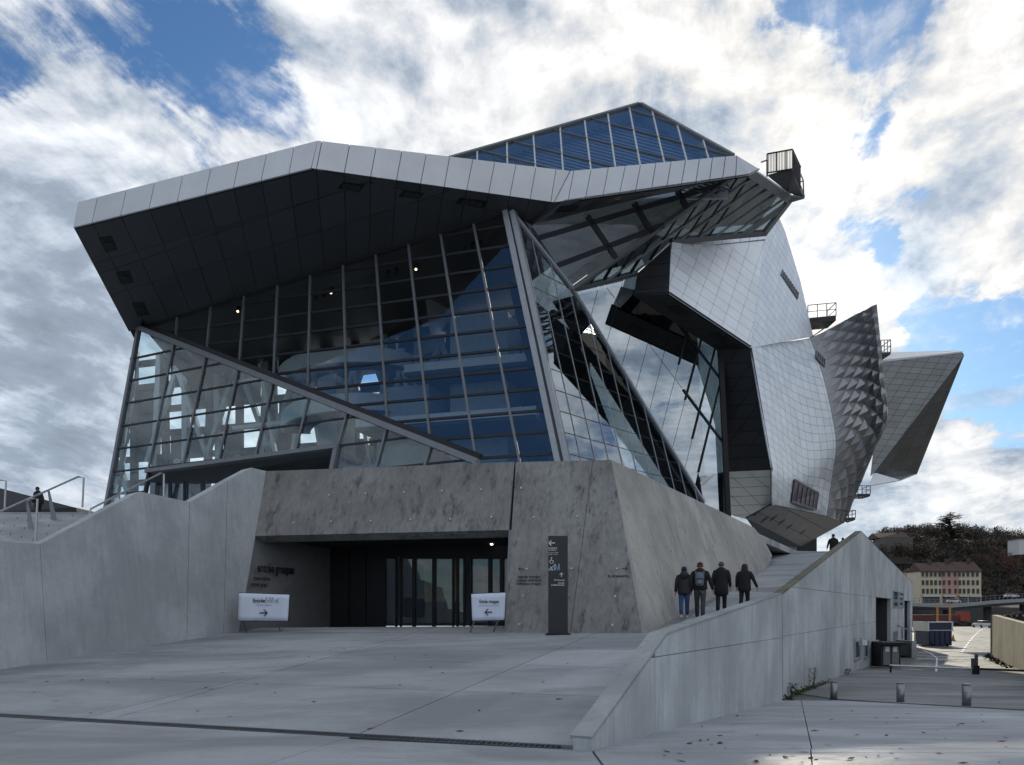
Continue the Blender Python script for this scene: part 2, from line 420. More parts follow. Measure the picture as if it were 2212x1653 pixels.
M['bollard'] = plain('bollard_steel', (.22, .225, .235), .32, .85)
M['rail'] = plain('rail_steel', (.42, .44, .46), .35, .7)

# ------------------------------------------------------------------ main planes of the place, from the photograph
P = pl(px(0, 1540, 12.9), px(1240, 1610, 9.83), px(1205, 1372, 22.6))          # plaza, rising to the entrance
if P[0][2] < 0: P = (-P[0], -P[1])
base_c = hit(P, 1400, 1368)
RP = pl(base_c, px(1640, 1192, 62), px(1790, 1191, 60))                         # ramp
def zY(Y):
    K = [(-500, 0), (9.6, 0), (25, -1.2), (40, -1.5), (57, -1.95), (100, -2.0), (170, -2.1)]
    for (a, za), (b, zb) in zip(K, K[1:]):
        if Y <= b: return za + (zb - za) * (Y - a) / (b - a)
    return K[-1][1]
def gh(x, y):
    lo, hi = 5., 400.
    for _ in range(60):
        Y = (lo + hi) / 2; z = EYE + (HY - y) / F * Y
        if z > zY(Y): lo = Y
        else: hi = Y
    return px(x, y, lo)

# ------------------------------------------------------------------ ground
def ground():
    b = MB(); xs = [-900, -300, -100, -40, -10, 0, 10, 25, 50, 100, 300, 900]
    ys = [-900, -200, -40, 0, 9.6, 17, 25, 32, 40, 48, 57, 80, 100, 170]
    vs = [(x, y, zY(y) - .16) for y in ys for x in xs]; n = len(xs)
    fs = [[j * n + i, j * n + i + 1, (j + 1) * n + i + 1, (j + 1) * n + i] for j in range(len(ys) - 1) for i in range(n - 1)]
    b.add(vs, fs); structure(b.build('ground', M['yard'], None, recalc=False))
    # yard surface in view: the same profile 0.16 m higher, right of the ramp wall
    b = MB(); xs = [8, 14, 20, 30, 45, 70, 140, 300]; ys = [25, 32, 40, 48, 57, 80, 100, 170]; n = len(xs)
    vs = [(x, y, zY(y)) for y in ys for x in xs]
    fs = [[j * n + i, j * n + i + 1, (j + 1) * n + i + 1, (j + 1) * n + i] for j in range(len(ys) - 1) for i in range(n - 1)]
    b.add(vs, fs); structure(b.build('yard', M['yard'], None, recalc=False))
    # plaza slabs on the sloping plane
    pz = structure(plate('plaza', P, [hit(P, 0, 1541) + V(-18, 2.6, 0), hit(P, 1250, 1611), hit(P, 1420, 1362) + V(.6, 1.5, .1), hit(P, 0, 1385) + V(-10, 6, 0)], .14, .1, M['joint'], None))
    out = [hit(P, 0, 1541) + (hit(P, 0, 1541) - hit(P, 1240, 1610)) * .9, hit(P, 1243, 1611), hit(P, 1418, 1366), hit(P, 1400, 1364) + V(.2, 2, .15), hit(P, 480, 1357), hit(P, 0, 1410) + V(-12, 0, 0)]
    h = lambda a, c: (hit(P, *a), hit(P, *c))
    lines = [h((1150, 1425.7), (790, 1579)), h((425, 1490.6), (195, 1546.6)), h((283, 1467), (997, 1493.5)), h((873, 1427), (1304, 1442)),
             h((300, 1395), (900, 1400)), h((690, 1425), (560, 1462))]
    pieces('slab', tile(P, out, lines, .028), P[0], 0, .13, M['plaza'], pz)
    # flat foreground
    Z0 = (V(0, 0, 1), 0.)
    d0, d1 = hit(Z0, 0, 1549), hit(Z0, 1240, 1620); dd = d1 - d0
    out = [d0 - dd * 1.2, d1, V(.955, 9.45, 0), V(1.6, -14, 0), V(-30, -14, 0)]
    fg = structure(plate('forecourt', Z0, out, .12, .04, M['joint'], None))
    h0 = lambda a, c: (hit(Z0, *a), hit(Z0, *c))
    pieces('slab', tile(Z0, out, [h0((761, 1591), (572, 1653)), h0((136, 1561), (59, 1576)), (V(-30, 2, 0), V(8, 1.2, 0)), (V(-30, -4, 0), V(8, -4.5, 0))], .014), Z0[0], 0, .11, M['plaza'], fg)
    # slot drain between the two, each grating a piece
    a0, a1 = hit(P, 0, 1541), hit(P, 1215, 1609); L = np.linalg.norm(a1 - a0); u = (a1 - a0) / L
    wv = nrm(np.cross(V(0, 0, 1), u)) * -1
    b = MB(); b.prism([a0 - u * 12 + V(0, 0, -.09), a1 + V(0, 0, -.09), a1 + wv * .3 + V(0, 0, -.09), a0 - u * 12 + wv * .3 + V(0, 0, -.09)], V(0, 0, 1), .05); dr = structure(b.build('drain_channel', M['joint'], None))
    k = 0; s = -11.5
    while s < L - .6:
        b = MB(); q = a0 + u * s + V(0, 0, -.012) + wv * .06; e = 1.0
        for j in range(2): b.bar(q + wv * (.21 * j), q + wv * (.21 * j) + u * (e - .02), .025, .03)
        for j in range(14):
            c = q + u * (.03 + j * e / 14.2); b.bar(c, c + wv * .21, .022, .022)
        b.build('grate', M['drain'], dr); s += e
    # pavement right of the ramp wall: slopes down to the bollards
    PV = pl(V(0, 9.6, 0), V(5, 9.6, 0), V(0, 25, -1.2))
    PVn = PV if PV[0][2] > 0 else (-PV[0], -PV[1])
    pe_ = hit(PVn, 2600, 1557.4); hp = lambda a, c: (hit(PVn, *a), hit(PVn, *c)); pv = None
    for outv in ([V(.95, 9.6, 0), hit(PVn, 1690, 1506), pe_, V(pe_[0], 9.6, 0)], [V(pe_[0], 9.6, 0), pe_, V(30, 9.6, 0)]):
        if pv is None: pv = structure(plate('pavement', PVn, outv, .12, .05, M['joint'], None))
        else: plate('pavement_bed', PVn, outv, .12, .05, M['joint'], pv)
        pieces('slab', tile(PVn, outv, [hp((1730.6, 1514), (1743.6, 1572))], .015), PVn[0], 0, .11, M['pave'], pv)
    out = [V(.97, 9.6, 0), V(30, 9.6, 0), V(30, -14, 0), V(1.62, -14, 0)]
    pieces('slab', tile(Z0, out, [(V(.97, 9.3, 0), V(30, 9.4, 0)), hit_pair(PVn, (1743.6, 1572), (1757, 1653)), (V(0, 3, 0), V(30, 3.4, 0))], .014), Z0[0], 0, .11, M['pave'], pv)
    # apron of rough aggregate behind the bollards, following the ground profile
    b = MB(); near = [hit(PVn, x_, 1506 + .0565 * (x_ - 1690)) for x_ in (1690, 1801, 1945, 2088, 2212, 2600)]
    cols = []
    for i, q in enumerate(near):
        far = gh([1790, 1833, 1950, 2080, 2212, 2600][i], [1447, 1445, 1449, 1454, 1460, 1478][i]); col = []
        for k in range(9):
            w = q + (far - q) * k / 8; col.append(V(w[0], w[1], zY(w[1]) + .03))
        cols.append(col)
    for A, Bc in zip(cols, cols[1:]):
        for k in range(8): b.add([A[k], Bc[k], Bc[k + 1], A[k + 1]], [[0, 1, 2, 3]])
    fr = [c[0] for c in cols]
    for A, Bc in zip(fr, fr[1:]): b.add([A, Bc, Bc - V(0, 0, .25), A - V(0, 0, .25)], [[0, 1, 2, 3]])
    fr = [c[-1] for c in cols]
    for A, Bc in zip(fr, fr[1:]): b.add([A, Bc, Bc - V(0, 0, .25), A - V(0, 0, .25)], [[3, 2, 1, 0]])
    structure(b.build('apron', M['apron'], None))
def hit_pair(p, a, c): return hit(p, *a), hit(p, *c)
ground()

# ------------------------------------------------------------------ concrete base of the museum and its side walls
Q = pl(hit(P, 1090, 1367), base_c, px(1320, 993, 25))
C0 = px(1320, 993, 25)
RW = pl(C0, base_c, px(1515, 1080, 35.2))
base = thing('concrete_base', 'leaning stained concrete base of the museum with the dark group entrance', 'building base', hit(Q, 1205, 1368))
def line_px(p, a, b): return hit(p, *a), hit(p, *b)
def studs(plane, pts, parent):
    for (x, y) in pts:
        c = hit(plane, x, y); b = MB(); b.tube([c - plane[0] * .03, c + plane[0] * .03], .035, 8); b.build('stud', M['rail'], parent)
LI_L, LI_R = (545, 1158), (1100, 1145)
lint = [hit(Q, 577, 1018), hit(Q, 1111, 998), hit(Q, 1099, 1145), hit(Q, 547, 1158)]
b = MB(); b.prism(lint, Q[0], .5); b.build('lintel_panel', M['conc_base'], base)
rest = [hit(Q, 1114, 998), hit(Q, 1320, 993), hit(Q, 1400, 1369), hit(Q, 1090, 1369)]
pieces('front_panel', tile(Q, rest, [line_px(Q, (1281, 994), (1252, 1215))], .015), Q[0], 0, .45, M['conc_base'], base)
sideout = [hit(RW, 1320, 993), hit(RW, 1529, 1091.6), hit(RW, 1629, 1140), hit(RW, 1651, 1168), hit(RW, 1668, 1200), hit(RW, 1660, 1225), hit(RW, 1469, 1345), hit(RW, 1400, 1375)]
cd = C0 - base_c; ln = []
e = hit(RW, 1400, 1368); dirr = nrm(hit(RW, 1515, 1080) - C0)
for i in range(1, 14): ln.append((base_c + dirr * 2.6 * i, base_c + dirr * 2.6 * i + cd))
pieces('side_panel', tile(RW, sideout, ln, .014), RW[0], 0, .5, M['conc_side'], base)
# deck on top of the base
dz = 6.2
b = MB(); fl_ = hit(Q, 577, 1018); b.prism([V(fl_[0] - .3, fl_[1] + .5, dz), V(fl_[0] + .2, fl_[1] + .45, dz), C0 + V(-.4, .5, dz - C0[2]), V(9.5, 37, dz), V(22, 60.8, dz), V(25.5, 62, dz), V(38, 98, dz), V(45, 120, dz), V(-45, 120, dz), V(-45, 36.5, dz), V(-9.3, 36.5, dz)], V(0, 0, 1), .4)
b.build('deck', M['ramp'], base)
studs(Q, [(711, 1070), (790, 1067), (873, 1064), (955, 1061), (1040, 1058), (1126, 1055), (552, 1160 - 9), (634, 1131 - 1), (716, 1127), (801, 1126), (887, 1123), (973, 1122), (1062, 1118),
          (1153, 1118), (1247, 1116), (1138, 1230), (1235, 1229), (1333, 1229), (1131, 1288), (1228, 1288), (1329, 1289), (1122, 1349), (1323, 1351)], base)
studs(RW, [(1400, 1180), (1450, 1190), (1420, 1235), (1480, 1150), (1540, 1180), (1437, 1290), (1560, 1130)], base)
# recess of the entrance
bl, br = hit(P, 512, 1364), hit(P, 1090, 1367)
tl, tr = hit(Q, 547, 1158), hit(Q, 1099, 1145)
bl2, br2 = V(-7.3, 31.6, bl[2] + .02), V(.35, 29.6, br[2] + .02)
tl2, tr2 = V(-7.3, 31.6, tl[2] - .1), V(.35, 29.6, tr[2] - .1)
def sheet(name, pts, mat, parent, toward, t=.2):
    n = nrm(np.cross(pts[1] - pts[0], pts[2] - pts[0]))
    if n @ (toward - pts[0]) < 0: n = -n
    b = MB(); b.prism(pts, n, t); return b.build(name, mat, parent), n
mid = (bl + br2) / 2 + V(0, 0, 1)
jl = hit(Q, 510, 1366)
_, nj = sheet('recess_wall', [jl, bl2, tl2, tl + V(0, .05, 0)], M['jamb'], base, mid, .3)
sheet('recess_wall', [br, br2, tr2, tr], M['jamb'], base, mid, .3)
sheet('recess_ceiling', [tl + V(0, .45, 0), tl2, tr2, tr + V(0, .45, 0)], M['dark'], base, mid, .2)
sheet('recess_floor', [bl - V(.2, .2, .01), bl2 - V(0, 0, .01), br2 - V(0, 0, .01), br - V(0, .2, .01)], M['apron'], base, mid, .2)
# back of the recess: dark panels then glazed doors
nb = nrm(np.cross(br2 - bl2, V(0, 0, 1))); nb = nb if nb[1] < 0 else -nb
BK = (nb, nb @ bl2)
def bk(x, yt, yb): return [hit(BK, x[0], yt), hit(BK, x[1], yt), hit(BK, x[1], yb), hit(BK, x[0], yb)]
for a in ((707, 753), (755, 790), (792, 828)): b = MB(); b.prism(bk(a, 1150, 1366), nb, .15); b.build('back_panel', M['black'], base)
b = MB(); b.prism(bk((829, 1125), 1150, 1203), nb, .15); b.build('door_header', M['black'], base)
for a in ((831, 856), (866, 893), (896, 936), (939, 979), (988, 1003), (1017, 1057), (1060, 1082), (1086, 1100), (1103, 1122)):
    f = thing('x', '', '') if False else None
    b = MB(); b.prism([q - nb * .05 for q in bk(a, 1205, 1356)], nb, .02); d = b.build('glass_door', M['door_glass'], base)
    b = MB()
    for x in a: b.bar(hit(BK, x, 1204), hit(BK, x, 1362), .07, .1, nb)
    for y in (1205, 1358): b.bar(hit(BK, a[0], y), hit(BK, a[1], y), .08, .1, nb)
    b.build('door_frame', M['black'], d)
sheet('lobby_wall', [bl2 + V(-1, 7, -.1), br2 + V(4, 7, -.1), tr2 + V(4, 7, .1), tl2 + V(-1, 7, .1)], M['inner'], base, mid, .2)
for a in ((898, 980), (1017, 1045)):
    q = [v - nb * .9 for v in bk(a, 1203, 1300)]; b = MB(); n_ = 16
    vs = [v for i in range(n_ + 1) for v in (q[0] + (q[1] - q[0]) * i / n_ + nb * .06 * (i % 2), q[3] + (q[2] - q[3]) * i / n_ + nb * .06 * (i % 2))]
    b.add(vs, [[2 * i, 2 * i + 1, 2 * i + 3, 2 * i + 2] for i in range(n_)]); b.build('curtain', M['curtain'], base, recalc=False)  # curtains put in behind the glass to hint at the doors' warm glow
for x, y in ((1110, 1183), (1062, 1155)):
    q = hit(pl(tl, tl2, tr2), x, y + 20); b = MB(); b.tube([q + V(0, 0, -.04), q + V(0, 0, .02)], .05, 10); b.build('ceiling_spot', emitter('spot_glow', (1, .95, .85), 3.), base)

# lettering -----------------------------------------------------------------
def text_mesh(name, body, origin, ux, uy, size, mat, parent, align='LEFT', depth=.006, width=None, bold=0.):
    cu = bpy.data.curves.new('t', 'FONT'); cu.body = body; cu.size = 1; cu.align_x = align; cu.resolution_u = 3; cu.offset = bold
    o = bpy.data.objects.new('t', cu); C.objects.link(o)
    me = o.to_mesh(); vs = [np.array(v.co) for v in me.vertices]; fs = [list(p.vertices) for p in me.polygons]; o.to_mesh_clear()
    bpy.data.objects.remove(o); bpy.data.curves.remove(cu)
    sx = size
    if width:
        w = max(v[0] for v in vs) - min(v[0] for v in vs); sx = width / w
    n = np.cross(ux, uy); b = MB(); b.add([origin + ux * v[0] * sx + uy * v[1] * size + n * depth for v in vs], fs)
    return b.build(name, mat, parent, recalc=False)
def arrow(name, c, ux, uy, s, mat, parent, rot=0., depth=.008):
    """arrow pointing along +x turned by rot"""
    cr, sr = math.cos(rot), math.sin(rot); n = np.cross(ux, uy)
    def tp(x, y): return c + (ux * (x * cr - y * sr) + uy * (x * sr + y * cr)) * s + n * depth
    b = MB()
    b.add([tp(-.5, -.07), tp(.36, -.07), tp(.36, .07), tp(-.5, .07)], [[0, 1, 2, 3]])
    for sg in (1, -1):
        b.add([tp(.5, 0), tp(.12, .42 * sg), tp(-.03, .42 * sg), tp(.33, 0)], [[0, 1, 2, 3] if sg > 0 else [3, 2, 1, 0]])
    return b.build(name, mat, parent, recalc=False)
def stroke(b, pts, w, f):
    """flat line drawn through 2D points"""
    for (x0, y0), (x1, y1) in zip(pts, pts[1:]):
        L = math.hypot(x1 - x0, y1 - y0) or 1; nx, ny = -(y1 - y0) / L * w / 2, (x1 - x0) / L * w / 2
        b.add([f(x0 + nx, y0 + ny), f(x0 - nx, y0 - ny), f(x1 - nx, y1 - ny), f(x1 + nx, y1 + ny)], [[0, 1, 2, 3]])
def circle(cx, cy_, r, a0=0, a1=360, n=14): return [(cx + r * math.cos(R(a0 + (a1 - a0) * i / n)), cy_ + r * math.sin(R(a0 + (a1 - a0) * i / n))) for i in range(n + 1)]
def pictograms(c, ux, uy, s, mat, parent, kinds):
    n = np.cross(ux, uy)
    for k, (ox, oy) in kinds:
        b = MB(); f = lambda x, y: c + (ux * (x + ox) + uy * (y + oy)) * s + n * .008
        if k == 'wheelchair':
            stroke(b, circle(.0, .9, .12), .07, f); stroke(b, [(0, .75), (-.05, .4), (.3, .38), (.42, 0)], .09, f); stroke(b, circle(.02, .15, .33, 100, 380), .08, f)
        elif k == 'pram':
            stroke(b, circle(-.25, .02, .13), .09, f); stroke(b, circle(.25, .02, .13), .09, f); stroke(b, [(-.25, .1), (.2, .4), (.5, .75), (.62, .75)], .08, f); stroke(b, [(.25, .12), (-.1, .5), (.2, .42)], .08, f)
        elif k == 'pregnant':
            stroke(b, circle(0, .9, .12), .07, f); stroke(b, [(-.08, .72), (-.2, .4), (-.05, .25), (-.05, -.1)], .08, f); stroke(b, [(.08, .72), (.26, .45), (.08, .22), (.08, -.1)], .08, f)
        else:
            stroke(b, circle(0, .9, .12), .07, f); stroke(b, [(-.04, .74), (-.12, .3), (-.16, -.1)], .07, f); stroke(b, [(.06, .74), (.08, .3), (.12, -.1)], .07, f); stroke(b, [(-.1, .6), (-.3, .1), (-.32, -.1)], .05, f)
        b.build('pictogram', mat, parent, recalc=False)
uq = nrm(hit(Q, 1300, 1300) - hit(Q, 1100, 1300)); vq = nrm(np.cross(Q[0], uq)); vq = vq if vq[2] > 0 else -vq
def qtext(body, x, y, size, w=None, al='LEFT'): return text_mesh('lettering', body, hit(Q, x, y) + Q[0] * .01, uq, vq, size, M['ink'], base, al, .01, w, .02)
def pw(x0, x1, y, p): return np.linalg.norm(hit(p, x1, y) - hit(p, x0, y))
qtext('entrée groupe', 1118, 1249, .125, pw(1118, 1166, 1247, Q)); qtext('groups entrance', 1117, 1256.5, .125, pw(1117, 1170, 1255, Q)); qtext('ingresso gruppi', 1115.5, 1264, .125, pw(1115, 1167, 1263, Q))
arrow('arrow', hit(Q, 1125, 1229.5) + Q[0] * .01, uq, vq, .16, M['ink'], base, math.pi)
qtext('la brasserie', 1313, 1247.5, .125, pw(1313, 1356, 1246, Q)); arrow('arrow', hit(Q, 1350, 1229) + Q[0] * .01, uq, vq, .16, M['ink'], base, 0)
uj = nrm(bl2 - jl); vj = V(0, 0, 1); JW = (nj, nj @ bl2)
def jtext(body, x, y, size, w): text_mesh('lettering', body, hit(JW, x, y) + nj * .02, uj, nrm(np.cross(nj, uj)) if np.cross(nj, uj)[2] > 0 else -nrm(np.cross(nj, uj)), size, M['ink'], base, 'LEFT', .012, w, .03)
jtext('entrée groupes', 554, 1235, .44, pw(554, 634, 1230, JW)); jtext('groups entrance', 546, 1252.5, .2, pw(546, 582, 1250, JW)); jtext('ingresso gruppi', 540, 1266, .2, pw(540, 576, 1264, JW))

# concrete wall beside the stairs (left)
wa, wb = hit(P, 0, 1447), hit(P, 512, 1366)
WLp = pl(wa, wb, hit(Q, 575, 1018))
sw = thing('stair_wall', 'tall pale concrete wall with a notched top left of the entrance', 'wall', wa)
ext = (wa - wb) * .5
wz = lambda x, y: hit(WLp, x, y)
up_l = wz(0, 1168) + ext
low = V(0, 0, .25)
pa = [wa + ext - low, wz(0, 1447) - low, wz(101, 1432) - low, wz(112, 1164), wz(85, 1175), wz(0, 1168), up_l]
segs = [[wa + ext - low, wz(103, 1433) - low, wz(112, 1163), wz(85, 1175.5), wz(0, 1168.5), up_l],
        [wz(104, 1433) - low, wz(403, 1384.5) - low, wz(409, 1084.5), wz(302, 1062), wz(113, 1162.5)],
        [wz(404, 1384) - low, wz(482, 1371) - low, wz(491, 1038.5), wz(410, 1085)],
        [wz(483, 1371) - low, wz(513, 1366) - low, wz(576, 1018), wz(543, 1010.5), wz(492, 1038)]]
segs[0] = [segs[0][0], segs[0][1], wz(86, 1175.5), wz(0, 1168.5), up_l]
segs[1] = [wz(104, 1433) - low, wz(403, 1384.5) - low, wz(409, 1084.5), wz(302, 1062), wz(86.7, 1175.5)]
SP = []
for s_ in segs: SP.append(s_)
for s_ in SP:
    b = MB(); b.prism(s_, WLp[0], .42); b.build('wall_panel', M['conc_wall'], sw)

# ramp and its outer wall -----------------------------------------------------
rmp = MB(); z_ = V(0, 0, -.3)
wdir1 = V(.49, 1, 0); wdir2 = V(.59, 1, 0)
WA = V((1278 - CX) / F * 9.4, 9.4, 0); KN = WA + wdir1 * 17.2; WE = KN + wdir2 * 60
W1 = pl(WA, KN, KN + V(0, 0, 1)); W2 = pl(KN, WE, KN + V(0, 0, 1))
def rz(X, Y): return V(X, Y, (RP[1] - RP[0][0] * X - RP[0][1] * Y) / RP[0][2])
r_in = lambda q: rz(q[0] - .3, q[1])
k1 = WA + wdir1 * 12.5
lowend = hit(P, 1420, 1365)
crestL, crestR = hit(RP, 1640, 1192), V(*(KN + wdir2 * 35)); crestR = hit(RP, 1852, 1190)
top = [base_c + V(-.1, 0, 0), rz(WA[0] + .49 * 12.8, 22.2), rz(KN[0] - .2, KN[1]), crestR, crestL + V(-1.5, 0, 0)]
rmp.prism([rz(q[0], q[1]) for q in top], RP[0] if RP[0][2] > 0 else -RP[0], .3)
ro = structure(rmp.build('ramp', M['ramp'], None))
# gutter strip along the foot of the base
b = MB(); ga = hit(RP, 1404, 1368); gb = hit(RP, 1655, 1212); up = RP[0] if RP[0][2] > 0 else -RP[0]
sd = nrm(np.cross(up, nrm(gb - ga))) * -1
b.prism([ga + up * .006, gb + up * .006, gb + sd * .55 + up * .006, ga + sd * .42 + up * .006], up, .004); b.build('gutter_strip', M['apron'], ro)

rw = thing('ramp_wall', 'long pale concrete ramp wall rising to a pointed gable with doorways', 'wall', WA)
lowv = V(0, 0, .5)
def wz1(x, y): return hit(W1, x, y)
def wz2(x, y): return hit(W2, x, y)
T = .24
out1 = [wz1(1278, 1626) - lowv, wz1(1278, 1597), wz1(1440, 1371), wz1(1690, 1283), wz1(1690, 1515) - lowv]
hz = lambda p, a, b_: (hit(p, *a), hit(p, *b_))
l1 = [(wz1(x, 1300), wz1(x, 1300) + V(0, 0, 1)) for x in (1415, 1518, 1573, 1616.6, 1657)] + [hz(W1, (1400, 1422), (1690, 1377.5))]
P1a = tile(W1, out1, l1, .012)
pieces('wall_panel', P1a, W1[0], 0, T, M['conc_ramp'], rw)
out2 = [wz2(1691, 1510) - lowv, wz2(1691, 1283), wz2(1860, 1148), wz2(1971, 1259), wz2(1971, 1385) - lowv]
zt = wz2(1892, 1290)[2]; zg = wz2(1892, 1342)[2]
zl = lambda z: (V(KN[0], KN[1], z), V(WE[0], WE[1], z))
l2 = [(wz2(x, 1300), wz2(x, 1300) + V(0, 0, 1)) for x in (1743.6, 1795.5, 1857.6, 1892, 1924, 1953.5, 1966)] + [hz(W2, (1690, 1375), (1893, 1342)), zl(zt)]
cells = []
for c in tile(W2, out2, l2, .012):
    m = sum(c) / len(c); x, y = proj(m)
    if m[2] < zt and (1892 < x < 1924 or 1953.5 < x < 1966): continue
    cells.append(c)
pieces('wall_panel', cells, W2[0], 0, T, M['conc_ramp'], rw)
# dark garages behind the two openings
for x0, x1 in ((1892, 1924), (1953.5, 1966)):
    a, c = wz2(x0, 1300), wz2(x1, 1300); zb = zY(a[1]) - .2
    inn = -W2[0]
    for pts in ([V(a[0], a[1], zb) + inn * 2.5, V(c[0], c[1], zb) + inn * 2.5, V(c[0], c[1], zt + .2) + inn * 2.5, V(a[0], a[1], zt + .2) + inn * 2.5],
                [V(a[0], a[1], zb) + inn * .24, V(a[0], a[1], zb) + inn * 2.5, V(a[0], a[1], zt + .2) + inn * 2.5, V(a[0], a[1], zt + .2) + inn * .24],
                [V(c[0], c[1], zb) + inn * .24, V(c[0], c[1], zb) + inn * 2.5, V(c[0], c[1], zt + .2) + inn * 2.5, V(c[0], c[1], zt + .2) + inn * .24],
                [V(a[0], a[1], zt) + inn * .24, V(c[0], c[1], zt) + inn * .24, V(c[0], c[1], zt) + inn * 2.5, V(a[0], a[1], zt) + inn * 2.5]):
        sheet('doorway_lining', pts, M['under'], rw, (a + c) / 2 - inn * 3, .05)
# sloping caps
def cap(p, q, w, t, mat, nn):
    b = MB(); u = -nn; b.prism([p, q, q + u * w, p + u * w], nrm(np.cross(q - p, -nn)) if np.cross(q - p, -nn)[2] > 0 else -nrm(np.cross(q - p, -nn)), t); return b.build('wall_cap', mat, rw)
upv = V(0, 0, .03)
cap(wz1(1278, 1597) + upv, wz1(1440, 1371) + upv, T + .04, .05, M['conc_cap'], W1[0])
cap(wz1(1440, 1371) + upv, wz1(1690, 1283) + upv, T + .04, .05, M['conc_cap'], W1[0])
cap(wz2(1690.5, 1283) + upv, wz2(1860, 1148) + upv, T + .06, .05, M['conc_moss'], W2[0])
cap(wz2(1860, 1148) + upv, wz2(1971, 1259) + upv, T + .06, .05, M['conc_moss'], W2[0])
# gable end return and the backing that closes the wall towards the deck
inn = -W2[0]
a = wz2(1860, 1148); c = wz2(1971, 1259)
sheet('end_wall', [V(c[0], c[1], zY(60) - .5), V(c[0], c[1], c[2]), c + inn * 8 + V(0, 0, 0), V(c[0], c[1], zY(60) - .5) + inn * 8], M['conc_ramp'], rw, c + V(5, 20, 0), .3)
def frame_win(x0, x1, y0, y1, mat_p, name='window', sill=True):
    a, c = wz2(x0, y1), wz2(x1, y1); a = a.copy(); d = nrm(V(c[0] - a[0], c[1] - a[1], 0)); w = np.linalg.norm((c - a)[:2]); h = wz2(x0, y0)[2] - a[2]
    n = W2[0]; o_ = a + n * .03; b = MB()
    for z in (0, h): b.bar(o_ + V(0, 0, z), o_ + d * w + V(0, 0, z), .1, .09, n)
    for s in (0, w): b.bar(o_ + d * s, o_ + d * s + V(0, 0, h), .09, .1, n)
    f = b.build(name, M['rail'], rw)
    b = MB(); b.prism([o_ + n * .005, o_ + d * w + n * .005, o_ + d * w + V(0, 0, h) + n * .005, o_ + V(0, 0, h) + n * .005], n, .02); b.build('pane', mat_p, f)
frame_win(1844.5, 1857.5, 1381, 1426, M['door_glass']); frame_win(1866, 1875, 1386, 1422, M['door_glass']); frame_win(1886, 1896, 1387, 1436, M['door_glass'])
frame_win(1928, 1940, 1276, 1311, M['door_glass']); frame_win(1942, 1950.5, 1280, 1312, M['door_glass'])
frame_win(1929, 1932, 1365, 1386, M['black']); frame_win(1934, 1937, 1363, 1383, M['black']); frame_win(1946, 1948.5, 1358, 1382, M['black'])
a = wz2(1863, 1385); b = MB(); b.box(a + W2[0] * .12 + V(0, 0, -.1), (.5, .2, .25), math.atan2(wdir2[1], wdir2[0])); b.build('letter_box', M['letter'], rw)
# ------------------------------------------------------------------ glass hall of the museum
M0 = px(1205, 993, 46); M1 = px(1092, 461, 49); L1 = px(303, 711, 57)
FP = pl(M0, M1, L1)
Bp = px(672, 363, 43)
SP_ = pl(L1, M1, Bp)
tip = px(1520, 1085, 58)
M0r, M1r = hit(FP, 1222, 993), hit(FP, 1106, 461)
G4 = pl(M0r, M1r, tip)
TT = hit(G4, 1237, 626)
RG = px(1583, 380, 50)
G1 = pl(hit(G4, 1147, 487), TT, RG)
G2 = pl(RG, TT, px(1707, 430, 55))
G3 = pl(TT, tip, px(1376, 592, 54.2))
LPl = pl(L1, L1 + V(1, -.50, 0), px(232, 1085, 56.3))
hall = thing('glass_hall', 'angular glass entrance hall under a folded grey metal roof', 'building', (M0[0], M0[1], dz))
def glaze(plane, outline, lines, mat, gap=.05, name='glass_pane', th=.03):
    return [('%s' % name, q, plane[0], mat, th) for q in tile(plane, outline, lines, gap, .05)]
ALL = []
def members(plane, lines, outlines, w, h, name, mat, off=0., parent=None):
    """a bar along each line inside the convex outlines, one object per line and outline"""
    n, k = plane; e1, e2 = basis(n); o = n * k
    for (a, b_) in lines:
        for ol in outlines:
            a2, b2 = V((a - o) @ e1, (a - o) @ e2), V((b_ - o) @ e1, (b_ - o) @ e2); d = b2 - a2
            poly = [((q - o) @ e1, (q - o) @ e2) for q in ol]
            ar = area2(poly)
            if ar < 0: poly = poly[::-1]
            t0, t1 = -1e9, 1e9; ok = True
            for i in range(len(poly)):
                p_, q_ = V(*poly[i]), V(*poly[(i + 1) % len(poly)]); ed = q_ - p_
                nx = V(-ed[1], ed[0]); den = nx @ d; num = nx @ (a2 - p_)
                if abs(den) < 1e-9:
                    if num < 0: ok = False
                    continue
                t = -num / den
                if den > 0: t0 = max(t0, t)
                else: t1 = min(t1, t)
            if ok and t1 - t0 > 1e-3 and (t1 - t0) * np.linalg.norm(d) > .35:
                A = o + e1 * (a2 + d * t0)[0] + e2 * (a2 + d * t0)[1]; Bq = o + e1 * (a2 + d * t1)[0] + e2 * (a2 + d * t1)[1]
                b = MB(); b.bar(A + n * off, Bq + n * off, w, h, n); b.build(name, mat, parent or hall)
def zlines(plane, z0, dzz, k0, k1, shift=0):
    n, k = plane; hd = nrm(np.cross(n, V(0, 0, 1))); res = []
    for i in range(k0, k1):
        z = z0 + dzz * i
        q = L1 * 0 + M0; u = np.cross(hd, n)
        q = q - n * (n @ q - k); q = q + u * ((z - q[2]) / u[2]); res.append((q, q + hd))
    return res
